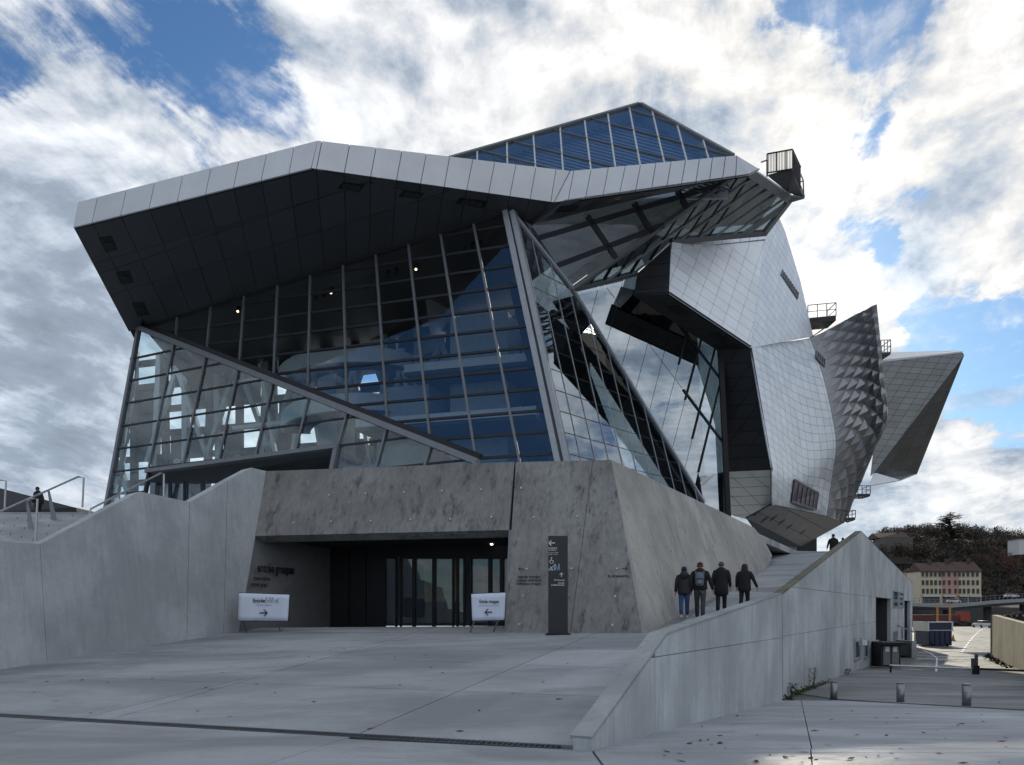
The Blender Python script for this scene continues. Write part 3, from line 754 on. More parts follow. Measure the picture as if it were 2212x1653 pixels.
# front facade
fo = [hit(FP, 303, 711), hit(FP, 1090, 461), hit(FP, 1206, 993), hit(FP, 1214, 1030), hit(FP, 1111, 1030)]
def fp(a, c): return hit(FP, *a), hit(FP, *c)
fv = [fp((384, 681.6), (381, 725)), fp((456.6, 660.8), (448, 751)), fp((527.6, 652), (517.9, 782)), fp((598.7, 652), (591.7, 811)), fp((669.7, 652), (665.5, 844.6)),
      fp((741.6, 575.6), (750, 877.9)), fp((814, 575.6), (837.8, 916.9)), fp((887.9, 575.6), (929.7, 949)), fp((963, 575.6), (1028.6, 992)), fp((1041, 575.6), (1123, 999))]
fh = zlines(FP, 10.82, 1.335, -1, 14)
ALL += glaze(FP, fo, fv + fh, M['glass'])
members(FP, fv, [fo], .15, .12, 'mullion', M['mull'], .04)
members(FP, fh, [fo], .15, .16, 'transom', M['trans'], -.03)
# left lower facet
lp = lambda x, y: hit(LPl, x, y)
oA = [lp(303, 711), lp(735, 881.6), lp(728, 964), lp(241, 1028)]
oB = [lp(735, 881.6), lp(1030, 998), lp(1030, 1030), lp(716, 1030)]
oC = [lp(241, 1028), lp(323, 1017), lp(306, 1112), lp(222, 1115)]
l4 = lambda a, c: (lp(191.9 + .2786 * a[0], 652.4 + .2786 * a[1]), lp(191.9 + .2786 * c[0], 652.4 + .2786 * c[1]))
lv = [l4((660, 345), (430, 1480)), l4((910, 430), (740, 1250)), l4((1160, 540), (1015, 1215)), l4((1425, 650), (1300, 1180)), l4((1705, 765), (1610, 1140)), l4((2000, 885), (1890, 1290)),
      (lp(833.6, 935), lp(814, 1008.8)), (lp(929.7, 971), lp(918.5, 1006))]
lh = zlines(LPl, 19.84, -1.66, 0, 9)
for o_ in (oA, oB, oC): ALL += glaze(LPl, o_, lv + lh, M['glass_t'])
members(LPl, lv, [oA, oB], .13, .12, 'mullion', M['mull'], .05)
members(LPl, lh, [oA, oB, oC], .10, .14, 'transom', M['trans'], -.02)
# right, leaning facet
go = [M1r, hit(G4, 1137, 482), TT, tip, tip + (M0r - M1r) * .3, M0r + (M0r - M1r) * .25]
mdir = M0r - M1r
gv = []
for i in range(1, 11):
    q = M0r + (tip - M0r) * (i / 10.6); gv.append((q, q + mdir))
gh_ = zlines(G4, 10.82, 1.335, -2, 14)
ALL += glaze(G4, go, gv + gh_, M['glass_d'], .03)
members(G4, gv, [go], .05, .03, 'mullion', M['mast'], .02)
members(G4, gh_, [go], .03, .02, 'transom', M['trans'], .01)
# steep facet under the right roof
g1o = [hit(G1, 1147, 487), hit(G1, 1263, 458), hit(G1, 1367, 433), hit(G1, 1464, 413), RG, TT]
def g1(a, c): return hit(G1, *a), hit(G1, *c)
z3 = lambda x, y: (1112.8 + .3134 * x, 191.9 + .3134 * y)
g1l = [g1(z3(125, 1040), z3(980, 790)), g1(z3(275, 1225), z3(930, 975)), g1(z3(480, 850), z3(690, 1160)), g1(z3(810, 770), z3(935, 980)), g1(z3(1120, 705), z3(1180, 815))]
ALL += glaze(G1, g1o, g1l, M['glass'], .06)
members(G1, g1l, [g1o], .32, .35, 'mullion', M['trans'], .0)
# sloping glass ceiling beside it
g2o = [RG, hit(G2, 1620, 372), hit(G2, 1707, 430), hit(G2, 1652, 502), hit(G2, 1452, 520), hit(G2, 1376, 590), TT]
g2o_c1 = [RG, hit(G2, 1620, 372), hit(G2, 1707, 430), hit(G2, 1652, 502), hit(G2, 1452, 520)]
g2o_c2 = [RG, hit(G2, 1452, 520), hit(G2, 1376, 590), TT]
rd = TT - RG
b0, b1 = hit(G2, 1612, 366), hit(G2, 1707, 430)
g2a = [(b0 + (b1 - b0) * (i / 5.5), b0 + (b1 - b0) * (i / 5.5) + rd) for i in range(1, 9)]
g2a += [(hit(G2, *z3(1885, 790)), hit(G2, *z3(1885, 790)) + rd), (hit(G2, 1652, 470), hit(G2, 1652, 470) + rd)]
dd2 = hit(G2, *z3(1180, 1000)) - hit(G2, *z3(1350, 740))
g2b = [(RG + rd * t, RG + rd * t + dd2) for t in (-.2, -.07, .06, .19, .32, .45, .58, .71, .84)]
for o_ in (g2o_c1, g2o_c2): ALL += glaze(G2, o_, g2a + g2b, M['glass_d'], .04)
members(G2, g2a, [g2o_c1, g2o_c2], .07, .12, 'mullion', M['mast'], .04)
members(G2, g2b, [g2o_c1, g2o_c2], .12, .18, 'transom', M['trans'], -.05)
for o_ in (g2o_c1, g2o_c2): b = MB(); b.prism([q - G2[0] * .9 for q in o_], G2[0], .15); b.build('added_backing', M['dark'], hall)  # dark sheet added behind the panes so only their reflection shows
# mirror-like facet that runs in under the metal hall
g3o = [TT, hit(G3, 1376, 592), hit(G3, 1552, 640), hit(G3, 1577, 1140), hit(G3, 1530, 1140), tip]
z6 = lambda x, y: (1266.3 + .2786 * x, 498.8 + .2786 * y)
g3a = [(hit(G3, *z6(*a)), hit(G3, *z6(*c))) for a, c in (((100, 420), (45, 630)), ((300, 365), (180, 790)), ((410, 570), (305, 945)), ((530, 680), (420, 1090)), ((655, 745), (535, 1220)), ((765, 850), (640, 1330)), ((870, 920), (730, 1450)), ((975, 1000), (815, 1640)), ((1080, 1000), (925, 1640)))]
g3b = [(hit(G3, 1304, 613), hit(G3, 1553, 945)), (hit(G3, 1420, 640), hit(G3, 1640, 930)), (hit(G3, 1500, 620), hit(G3, 1700, 885))]
ALL += glaze(G3, g3o, g3a + g3b, M['glass_m'], .04)
members(G3, g3a, [g3o], .08, .14, 'mullion', M['trans'], .03)
members(G3, g3b, [g3o], .12, .14, 'transom', M['trans'], .03)
b = MB(); b.prism([q - G3[0] * 2.5 for q in g3o], G3[0], .2); b.build('added_backing', M['dark'], hall)  # dark sheet added to stop sunlight reaching the glazing bars
b = MB(); b.prism([q - G1[0] * 2.2 for q in g1o], G1[0], .2); b.build('added_backing', plain('reflection_grey', (.26, .30, .36), .7), hall)  # added sheet whose grey-blue imitates the sky mirrored in these panes
# blue roof glazing above the fascia
GR = pl(px(985, 340, 51), px(1580, 337, 51.5), px(1382, 227, 57))
gro = [hit(GR, 880, 370), hit(GR, 1378, 227.5), hit(GR, 1387, 228), hit(GR, 1582, 338), hit(GR, 1582, 385), hit(GR, 880, 395)]
gr = lambda a, c: (hit(GR, *a), hit(GR, *c))
grv = [gr((1031, 330), (1031, 342)), gr((1095, 313), (1096, 352)), gr((1152, 295), (1156.7, 361)), gr((1210, 281), (1216, 367)), gr((1263, 264), (1276, 364)), gr((1313.4, 251.4), (1329, 361)), gr((1360, 237), (1382, 353)),
       gr((1409, 242), (1434, 348.6)), gr((1463.8, 275), (1482.6, 345.5)), gr((1520, 308), (1529.6, 341))]
grh = [gr((1112.8, 308), (1329, 363)), gr((1213, 286), (1429, 339.5)), gr((1282, 259), (1570, 336)), gr((1363.5, 239), (1404, 251.4)), gr((1000, 316), (1216, 372))]
ALL += glaze(GR, gro, grv + grh, M['glass_r'], .04)
members(GR, grv, [gro], .10, .06, 'mullion', M['pale'], .03)
members(GR, grh, [gro], .05, .1, 'transom', M['mull'], .03)
ALL.sort(key=lambda a: -pxarea(a[1]))
for nm, q, n, mt, th in ALL[:298]:
    b = MB(); b.prism(q, n, th); b.build(nm, mt, hall)
rest_ = {}
for nm, q, n, mt, th in ALL[298:]: rest_.setdefault(mt.name, (mt, MB()))[1].prism(q, n, th)
for mt, b in rest_.values(): tag(b.build('small_pane', mt, hall), kind='stuff')
def beam(p, q, w, h, mat, name='beam', up=(0, 0, 1)): b = MB(); b.bar(p, q, w, h, up); return b.build(name, mat, hall)
# roof backing behind the blue glass, ridge and verge trims
nR = GR[0]
b = MB(); b.prism([q - nR * 1.2 for q in gro], nR, .1); b.build('roof_lining', plain('lining_blue_grey', (.52, .56, .62), .7), hall)
gslat = [(hit(GR, 1000, 300 + 7 * i), hit(GR, 1216, 356 + 7 * i)) for i in range(-22, 12)]
members(GR, gslat, [[q for q in gro]], .10, .05, 'blind_slat', M['mull'], -.8)
beam(hit(GR, 880, 370) + nR * .05, hit(GR, 1380, 226.5) + nR * .05, .22, .22, M['mull'], 'verge', nR)
beam(hit(GR, 1384, 226.5) + nR * .05, hit(GR, 1584, 338) + nR * .05, .22, .22, M['mull'], 'verge', nR)
top = hit(GR, 1382, 227)
for e_, w in ((hit(GR, 880, 370), 0), (hit(GR, 1583, 338), 1)):
    b = MB(); b.prism([top + V(0, .1, 0), e_ + V(0, .1, 0), e_ + V(0, 16, -6), top + V(0, 10, -3)], V(0, 0, 1), .15); b.build('roof_plane', M['fascia'], hall)
# corner mast, diagonal beam, edge beams
beam(hit(FP, 1093, 458) + FP[0] * .1, hit(FP, 1209, 1010) + FP[0] * .1, .34, .5, M['mast'], 'corner_post', FP[0])
beam(M1r + (G4[0] + FP[0]) * .08, M0r + mdir * .05 + (G4[0] + FP[0]) * .08, .30, .4, M['mast'], 'corner_post', FP[0])
beam((M1r + hit(FP, 1093, 458)) / 2 - FP[0] * .2, (M0r + mdir * .05 + hit(FP, 1209, 1010)) / 2 - FP[0] * .2, .9, .3, M['mull'], 'corner_post', FP[0])  # filler bar added to stop sunlight shining between the two posts
dA, dB = lp(300, 709), lp(1034, 999.6)
beam(dA + LPl[0] * .1, dB + LPl[0] * .1, .34, .42, M['mull'], 'diagonal_beam', LPl[0])
uq2 = nrm(np.cross(LPl[0], dB - dA)); uq2 = uq2 if uq2[2] > 0 else -uq2
beam(dA + uq2 * .33 + LPl[0] * .02, dB + uq2 * .33 + LPl[0] * .02, .3, .3, M['black'], 'diagonal_beam', LPl[0])
b = MB(); b.prism([dA, dB, hit(FP, 1030, 996), hit(FP, 303, 709)], nrm(np.cross(dB - dA, hit(FP, 1030, 996) - dB)), .06); b.build('gutter', M['black'], hall)
beam(lp(300, 711), lp(226, 1115), .25, .3, M['mull'], 'edge_post', LPl[0])
beam(lp(318, 1019), lp(731, 964.5), .26, .45, M['mull'], 'lower_beam', LPl[0]); beam(lp(730, 960), lp(716, 1030), .3, .4, M['mull'], 'jamb', LPl[0])
beam(lp(323, 1017), lp(306, 1112), .2, .25, M['trans'], 'jamb', LPl[0])
beam(hit(FP, 300, 709), hit(FP, 1091, 459.5), .3, .3, M['trans'], 'head_beam', FP[0])
beam(M1r, TT, .28, .28, M['mast'], 'hip_beam', G4[0]); beam(TT, tip, .22, .24, M['mast'], 'hip_beam', G4[0])
beam(RG, TT, .3, .3, M['mull'], 'ridge_beam', G2[0]); beam(TT, hit(G2, 1376, 590), .25, .3, M['mull'], 'edge_beam', G2[0])
beam(hit(G2, 1616, 369), hit(G2, 1707, 431), .5, .45, M['mast'], 'edge_beam', G2[0])
beam(hit(G2, 1707, 431), hit(G2, 1652, 503), .4, .3, M['mast'], 'edge_beam', G2[0])
beam(hit(G2, 1655, 503), hit(G2, 1450, 521), .3, .35, M['mull'], 'edge_beam', G2[0])
# folded roof: fascia and soffit
sp = lambda x, y: hit(SP_, x, y)
z1 = lambda x, y: (115 + .2786 * x, 268.6 + .2786 * y); z2 = lambda x, y: (652.3 + .2786 * x, 268.6 + .2786 * y)
A_b, B_b, C_b = sp(158, 491), sp(672, 363), sp(1197, 437)
Cd = np.linalg.norm
S2 = pl(C_b, px(1617, 378, 45.5), hit(G1, 1147, 487))
D_b = hit(S2, 1617, 378)
def interp_edge(xs, p0, p1, plane):
    """points of the straight edge p0-p1 that project at the given x"""
    out = []
    for x in xs:
        k = (x - CX) / F; t = (k * p0[1] - p0[0]) / ((p1[0] - p0[0]) - k * (p1[1] - p0[1])); out.append(p0 + (p1 - p0) * t)
    return out
def fascia_run(bx, tx, b0, b1, t0, t1):
    bots = interp_edge(bx, b0, b1, None); tops = interp_edge(tx, t0, t1, None)
    for i in range(len(bots) - 1):
        q = [bots[i], bots[i + 1], tops[i + 1], tops[i]]; n = nrm(np.cross(q[1] - q[0], q[3] - q[0])); n = n if n[1] < 0 else -n
        u = nrm(q[1] - q[0]); g = .02
        q = [q[0] + u * g, q[1] - u * g, q[2] - u * g, q[3] + u * g]
        b = MB(); b.prism(q, n, .09); b.build('fascia_panel', M['fascia'], hall)
    b = MB()
    for i in range(len(bots) - 1):
        q = [bots[i], bots[i + 1], tops[i + 1], tops[i]]; n = nrm(np.cross(q[1] - q[0], q[3] - q[0])); n = n if n[1] < 0 else -n
        b.prism([v - n * .095 for v in q], n, .1)
    b.build('fascia_backing', M['black'], hall)
    return bots, tops
A_t, B_t, C_t, D_t = px(168, 437, A_b[1] + .3), px(686, 304, B_b[1] + .4), px(1232, 369.5, C_b[1] + .5), px(1591, 336, D_b[1] + .4)
lx = lambda f, xs: [f(x, 0)[0] for x in xs]
fb1, ft1 = fascia_run(lx(z1, [153, 300, 523, 743, 962, 1180, 1397, 1612, 1827, 2000]), lx(z1, [190, 345, 568, 787, 1005, 1223, 1440, 1655, 1868, 2050]), A_b, B_b, A_t, B_t)
fb2, ft2 = fascia_run(lx(z2, [72, 112, 328, 533, 733, 920, 1103, 1278, 1448, 1612, 1770, 1930, 1955]), lx(z2, [119, 155, 370, 575, 775, 965, 1145, 1325, 1495, 1660, 1815, 1970, 2078]), B_b, C_b, B_t, C_t)
zz3 = lambda xs: [1112.8 + .3134 * x for x in xs]
fb3, ft3 = fascia_run(zz3([270, 365, 485, 605, 720, 830, 940, 1045, 1145, 1245, 1340, 1430, 1520, 1609]), zz3([381, 405, 525, 643, 760, 865, 970, 1075, 1175, 1270, 1360, 1450, 1528, 1530]), C_b, D_b, C_t, D_t)
tipD = px(1641, 366, D_b[1] + .9)
b = MB(); b.prism([D_b, tipD, D_t], nrm(np.cross(tipD - D_b, D_t - D_b)) * (1 if np.cross(tipD - D_b, D_t - D_b)[1] < 0 else -1), .09); b.build('fascia_panel', M['fascia'], hall)
# soffit
sd_ = sp(600, 600) - sp(562, 391)
sdl = [(q, q + sd_) for q in fb1[1:-1] + fb2[1:-1]]
ck = pl(C_b, C_b, C_b + 1) if False else None
fold = sp(1140, 486)
s_o1 = [A_b, B_b, sp(1088, 461.5), sp(303, 709), sp(293, 745)]
s_o2 = [B_b, C_b, fold, sp(1105, 466), sp(1088, 461.5)]
rowd = sp(1088, 461.5) - sp(303, 709)
rows = [(A_b + (sp(303, 709) - A_b) * t, A_b + (sp(303, 709) - A_b) * t + (B_b - A_b) * (1 - t) + rowd * t) for t in (.3, .6)] + []
rows2 = [(B_b + sd_ * .28, B_b + sd_ * .28 + rowd), (B_b + sd_ * .62, B_b + sd_ * .62 + rowd)]
PS = []
for o_, rr in ((s_o1, rows + rows2[:1]), (s_o2, rows2)):
    PS += tile(SP_, o_, sdl + rr, .035)
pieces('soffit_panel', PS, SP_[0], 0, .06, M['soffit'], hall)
for o_ in (s_o1, s_o2): ce_ = sum(o_) / len(o_); plate('soffit_backing', SP_, [q + (ce_ - q) * .012 for q in o_], .07, .15, M['black'], hall)
# right soffit strips between fascia and glass
bk2 = [fold, hit(G1, 1147, 487), hit(G1, 1205, 473), hit(G1, 1263, 458), hit(G1, 1315, 446), hit(G1, 1367, 433), hit(G1, 1416, 423), hit(G1, 1464, 413), hit(G1, 1524, 397), RG]
fr2 = [fb3[0]] + [C_b + (D_b - C_b) * t for t in (.05, .16, .28, .4, .52, .64, .76, .88, 1.)]
for i in range(9):
    q = [fr2[i], fr2[i + 1], bk2[i + 1], bk2[i]]; n = nrm(np.cross(q[1] - q[0], q[2] - q[0])); n = n if n[2] < 0 else -n
    u = nrm(q[1] - q[0]) * .02
    b = MB(); b.prism([q[0] + u, q[1] - u, q[2] - u, q[3] + u], n, .06); b.build('soffit_panel', M['steel_dark'] if i > 0 else M['soffit'], hall)
b = MB(); q = [D_b, tipD, hit(G2, 1620, 372), RG]; b.prism(q, -nrm(np.cross(q[1] - q[0], q[3] - q[0])) if np.cross(q[1] - q[0], q[3] - q[0])[2] > 0 else nrm(np.cross(q[1] - q[0], q[3] - q[0])), .06); b.build('soffit_panel', M['steel_dark'], hall)
b = MB(); b.tube([sp(1103, 468) + V(0, 0, -.15), sp(1150, 484) + V(0, 0, -.2)], .14, 10); b.build('strut', M['mull'], hall)
# recessed lights in the soffit
for cs in ([(320, 448), (490, 468), (440, 525), (275, 495)], [(790, 512), (946, 533), (908, 578), (750, 560)], [(1230, 570), (1440, 595), (1405, 652), (1190, 610)]):
    q = [sp(*z2(*c)) - 0 for c in cs]; b = MB(); b.prism([v + SP_[0] * .03 for v in q], SP_[0], .02); f = b.build('soffit_light', M['black'], hall)
    for t in (.25, .5, .75):
        c = (q[0] * (1 - t) + q[1] * t + q[3] * (1 - t) + q[2] * t) / 2; b = MB(); b.tube([c + SP_[0] * .03, c + SP_[0] * .08], .22, 12); b.build('lamp_ring', M['trans'], f)
for cs in ([(350, 880), (450, 865), (498, 970), (405, 990)], [(488, 1148), (590, 1135), (625, 1225), (522, 1240)], [(610, 1385), (705, 1378), (745, 1475), (655, 1490)]):
    q = [sp(*z1(*c)) for c in cs]; b = MB(); b.prism([v + SP_[0] * .03 for v in q], SP_[0], .02); f = b.build('soffit_light', M['black'], hall)
    c = sum(q) / 4; b = MB(); b.tube([c + SP_[0] * .03, c + SP_[0] * .08], .25, 12); b.build('lamp_ring', M['trans'], f)
q = [hit(S2, *z3(*c)) for c in ((310, 810), (445, 795), (415, 835), (270, 850))]; b = MB(); b.prism([v + S2[0] * .1 for v in q], S2[0], .02); b.build('soffit_light', M['black'], hall)
# roof above the soffit and the walls that close the back of the hall
b = MB(); b.prism([sp(303, 709) + V(0, .1, .5), sp(1088, 461) + V(0, .1, .5), V(2, 74, 26), V(-30, 76, 22.5)], V(0, 0, 1), .25); b.build('roof_deck', M['under'], hall)
# inside the hall: rear wall of steel, floors, core, curved ramp
O_ = V(L1[0], L1[1], 0); eu = nrm(V(M1[0] - L1[0], M1[1] - L1[1], 0)); ei = V(-eu[1], eu[0], 0); ei = ei if ei[1] > 0 else -ei
def hp_(u, d, z): return O_ + eu * u + ei * d + V(0, 0, z)
rg = random.Random(5)
D_ = 13.
def seen_in(*pts):
    for q in pts:
        x, y = proj(q); 
        if x < 310 - (min(max(y, 711), 1085) - 711) * .19: return False
    return True
def u_min(z, d=D_):
    u = -20.
    while not seen_in(hp_(u, d, z)): u += .1
    return u
for i in range(-8, 17):
    u = -1 + i * 1.9; p_, q_ = hp_(u, D_, dz), hp_(u + (1.0 if i % 3 == 1 else -.5 if i % 3 == 2 else 0), D_, 25)
    if seen_in(p_, (p_ + q_) / 2): b = MB(); b.bar(p_, q_, .55, .5, ei); b.build('steel_column', M['inner'] if i % 2 else M['trans'], hall)
for k in range(9):
    z = 6.8 + k * 2.2; b = MB(); b.bar(hp_(u_min(z), D_ + .1, z), hp_(30, D_ + .1, z + .3), .5, .45, ei); b.build('steel_girder', M['trans'], hall)
for i in range(-5, 9):
    u = i * 3.2 - 1; s = 1 if i % 2 else -1
    for w_, z0, z1_, du in ((.45, dz, dz + 9, 3.6), (.4, dz + 9, dz + 17.5, 3.4)):
        p_, q_ = hp_(u, D_ - .4, z0 if s > 0 else z1_), hp_(u + du, D_ - .4, z1_ if s > 0 else z0)
        if seen_in(p_, q_): b = MB(); b.bar(p_, q_, w_, .4, ei); b.build('steel_brace', M['inner'], hall)
for i in range(-8, 15):
    for k in range(8):
        u, z = -1 + i * 1.9, 6.8 + k * 2.2
        pr = .45 if u < 4 else .40 if u < 14 else .85
        if rg.random() < pr and seen_in(hp_(u, D_, z), hp_(u, D_, z + 2.2)):
            b = MB(); b.prism([hp_(u, D_ + .3, z), hp_(u + 1.9, D_ + .3, z), hp_(u + 1.9, D_ + .3, z + 2.2), hp_(u, D_ + .3, z + 2.2)], -ei, .1)
            b.build('rear_panel', M[rg.choice(['dark', 'inner', 'dark', 'under'])], hall)
q_ = [lp(301, 713), lp(228, 1112), hp_(u_min(dz) + .1, D_, dz), hp_(u_min(22.5) + .1, D_, 22.5)]
b = MB(); b.prism(q_, V(-1, 0, 0), .04); b.build('side_glazing', M['glass_t'], hall)
for t_ in (.33, .66): b = MB(); b.bar(q_[0] * (1 - t_) + q_[3] * t_, q_[1] * (1 - t_) + q_[2] * t_, .3, .3); b.build('steel_column', M['inner'], hall)
for t_ in (.15, .32, .5, .68, .85): b = MB(); b.bar(q_[0] * (1 - t_) + q_[1] * t_, q_[3] * (1 - t_) + q_[2] * t_, .3, .3); b.build('steel_girder', M['trans'], hall)
for z, u0, u1, d0, d1 in ((10.6, 12, 29, 3.5, 12.5), (14.6, 16, 29, 2.5, 12.5), (18.6, 19, 29, 4, 12.5), (10.9, 1, 8, 6, 12.5)):
    b = MB(); b.prism([hp_(u0, d0, z), hp_(u1, d0, z), hp_(u1, d1, z), hp_(u0, d1, z)], V(0, 0, 1), .5); b.build('floor_slab', M['dark'], hall)
    b = MB(); b.bar(hp_(u0, d0 - .03, z + .0), hp_(u1, d0 - .03, z + .0), .06, .55, V(0, 0, 1)); b.build('slab_edge', M['white'], hall)
for u, d, w, z0, z1_ in ((18.2, 7.5, 3.6, dz, 18), (23.5, 8.5, 4.4, dz, 23), (10.6, 9.5, 1.6, dz, 20)):
    b = MB(); c = hp_(u, d, (z0 + z1_) / 2); b.box(c, (w, 3, z1_ - z0), math.atan2(eu[1], eu[0])); b.build('core_wall', M['inner'], hall)
for z, h, a0, a1, r in ((15.2, 1.2, 190, 340, 5.2), (18.6, 1.1, 200, 340, 5.4)):
    b = MB(); n_ = 28; c = hp_(12.5, 8.2, 0); ring = []
    for i in range(n_ + 1):
        a = R(a0 + (a1 - a0) * i / n_); zz_ = z + 1.2 * i / n_
        for rr_, dz_ in ((r, 0), (r, h), (r - .25, h), (r - .25, 0)): ring.append(c + V(math.cos(a) * rr_, math.sin(a) * rr_, zz_ + dz_))
    b.add(ring, [[4 * i + j, 4 * i + (j + 1) % 4, 4 * i + 4 + (j + 1) % 4, 4 * i + 4 + j] for i in range(n_) for j in range(4)]); b.build('curved_ramp', M['white'], hall)
    b = MB(); b.add([c + V(math.cos(R(a0 + (a1 - a0) * i / n_)) * q, math.sin(R(a0 + (a1 - a0) * i / n_)) * q, z + 1.2 * i / n_) for i in range(n_ + 1) for q in (r - .1, r - 2.2)],
                    [[2 * i, 2 * i + 1, 2 * i + 3, 2 * i + 2] for i in range(n_)]); b.build('ramp_deck', M['dark'], hall)
# added sheet darkens the right facet from behind; ceiling spots on a track
q0, q1 = M0r + V(.5, 3.5, -4), tip + V(-3.5, -1, -4); b = MB(); b.prism([q0, q1, q1 + V(-6, 0, 16), q0 + V(-4, 2, 17)], -ei, .2); b.build('added_dark_sheet', M['dark'], hall)
for (x, y), lit in (((455, 628), 0), ((470, 618), 0), ((515, 668), 1), ((683, 640), 0), ((700, 634), 0), ((716, 628), 1), ((838, 592), 0), ((856, 586), 0), ((899, 577), 1), ((1004, 538), 0), ((1022, 532), 0), ((1038, 527), 0)):
    c = hit((FP[0], FP[1] - 1.6), x, y); b = MB(); b.tube([c + V(0, .15, .22), c + V(0, -.12, -.2)], .16, 10); f = b.build('spotlight', M['black'], hall)
    if lit: b = MB(); b.tube([c + V(0, -.13, -.205), c + V(0, -.14, -.22)], .08, 10); b.build('lens', emitter('lamp_glow', (1, .72, .38), 2.5), f)
for i in range(7):
    u = 3.5 + i * 2.1; s = 1 if i % 2 else -1
    b = MB(); b.bar(hp_(u, 9.5, 9.5 if s > 0 else 22), hp_(u + 2.4, 9.5, 22 if s > 0 else 9.5), .3, .3, ei); b.build('steel_brace', M['white'], hall)
for z in (12.5, 16.8, 20.6): b = MB(); b.bar(hp_(1, 9.4, z), hp_(18, 9.4, z + .6), .28, .3, ei); b.build('steel_girder', M['white'], hall)
# entrance doors at the top of the stairs, under the lower beam
for i in range(5):
    x0, x1 = [(352, 366), (369, 398), (404, 436), (440, 468), (472, 500)][i]
    pd = (LPl[0], LPl[1] - 1.2); q = [hit(pd, x0, 1042), hit(pd, x1, 1042), hit(pd, x1, 1100), hit(pd, x0, 1100)]
    b = MB(); b.prism(q, LPl[0], .03); d = b.build('glass_door', M['glass'], hall); b = MB()
    for a, c in ((0, 1), (1, 2), (2, 3), (3, 0)): b.bar(q[a], q[c], .16, .1, LPl[0])
    b.build('door_frame', M['trans'], d)
pd = (LPl[0], LPl[1] - 1.25); b = MB(); b.prism([hit(pd, 322, 1020), hit(pd, 740, 962), hit(pd, 740, 1042), hit(pd, 322, 1042)], LPl[0], .1); b.build('door_header', M['dark'], hall)
b = MB(); b.prism([hit(pd, 502, 1020), hit(pd, 735, 980), hit(pd, 735, 1090), hit(pd, 502, 1090)], LPl[0], .1); b.build('side_wall', M['dark'], hall)

# ------------------------------------------------------------------ metal hall of the museum
mh = thing('metal_hall', 'bulging stainless steel clad hall with pyramid panels and a pointed wing', 'building', (30, 75, dz))
n_in = hit(G2, 1376, 590) + G2[0] * .1; n_in2 = hit(G3, 1366, 638) + G3[0] * .1
N_a, N_b = px(1450, 525, hit(G2, 1450, 525)[1] - .3), px(1445, 635, 51.)
N_c = px(1621.5, 752, 55.5)
N1 = pl(N_a, N_b, N_c)
N_d = hit(N1, 1653.5, 506)
LIM = []
def clad(plane, outline, lines, gap, mat, name='wall_panel', proud=.0, th=.06, backing=True):
    for q in tile(plane, outline, lines, gap, .005): LIM.append((name, [v + plane[0] * proud for v in q], plane[0], mat, th))
    if backing: plate('wall_backing', plane, outline, .04, .12, M['joint'], mh)
# nose
h1 = lambda a, c: (hit(N1, *z6(*a)), hit(N1, *z6(*c)))
d1a, d1b = h1((660, 250), (1340, 745)); d1 = d1b - d1a
d2a, d2b = h1((1010, 150), (850, 590)); d2 = d2b - d2a
step1 = (hit(N1, *z6(650, 335)) - hit(N1, *z6(650, 250)))
nl = [(d1a + step1 * i, d1a + step1 * i + d1) for i in range(-6, 9)]
st2 = hit(N1, *z6(1132, 150)) - hit(N1, *z6(1010, 150))
nl += [(d2a + st2 * i, d2a + st2 * i + d2) for i in range(-4, 8)]
clad(N1, [N_a + (N_b - N_a) * .12, N_b, N_c, N_d + (N_c - N_d) * .06], nl, .022, M['steel'])
# parapet caps on the nose
pa_, pb_ = N_a, N_d
for i in range(10):
    a, c = pa_ + (pb_ - pa_) * (i / 10), pa_ + (pb_ - pa_) * ((i + .97) / 10)
    dn = (N_b - N_a) * .13; b = MB(); b.prism([a, c, c + dn, a + dn], N1[0], .3); o = b.build('parapet_cap', M['steel'], mh); o.location = (wl(mh) * 0 + N1[0] * (.05 + .06 * rnd.random()))
# dark cheek of the nose
N0 = pl(N_a, N_b, n_in2)
n0o = [N_a, N_b, n_in2, hit(N0, 1378, 589)]
n0l = [(hit(N0, *z6(650, y)), hit(N0, *z6(440, y + 18))) for y in (250, 345, 435)] + [(hit(N0, *z6(590, 480)), hit(N0, *z6(690, 150)))]
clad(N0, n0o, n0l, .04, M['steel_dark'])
# ceiling under the nose
u_in = px(1548, 757, hit(G3, 1548, 757)[1] - .25)
U1 = pl(N_b, N_c, u_in)
u1o = [N_b, N_c, u_in, hit(U1, 1366, 638)]
u1l = [(N_b + (N_c - N_b) * t, hit(U1, 1366, 638) + (u_in - hit(U1, 1366, 638)) * t) for t in (.15, .3, .45, .6, .75, .9)] + [((N_b + hit(U1, 1366, 638)) / 2, (N_c + u_in) / 2)]
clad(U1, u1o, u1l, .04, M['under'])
for x, y in ((1465, 672), (1552, 728)):
    c = hit(U1, x, y); e_ = nrm(N_c - N_b); f_ = np.cross(U1[0], e_); b = MB(); b.prism([c + U1[0] * .03 + e_ * a * .7 + f_ * k * .45 for a, k in ((-1, -1), (1, -1), (1, 1), (-1, 1))], U1[0], .02); b.build('soffit_light', M['black'], mh)
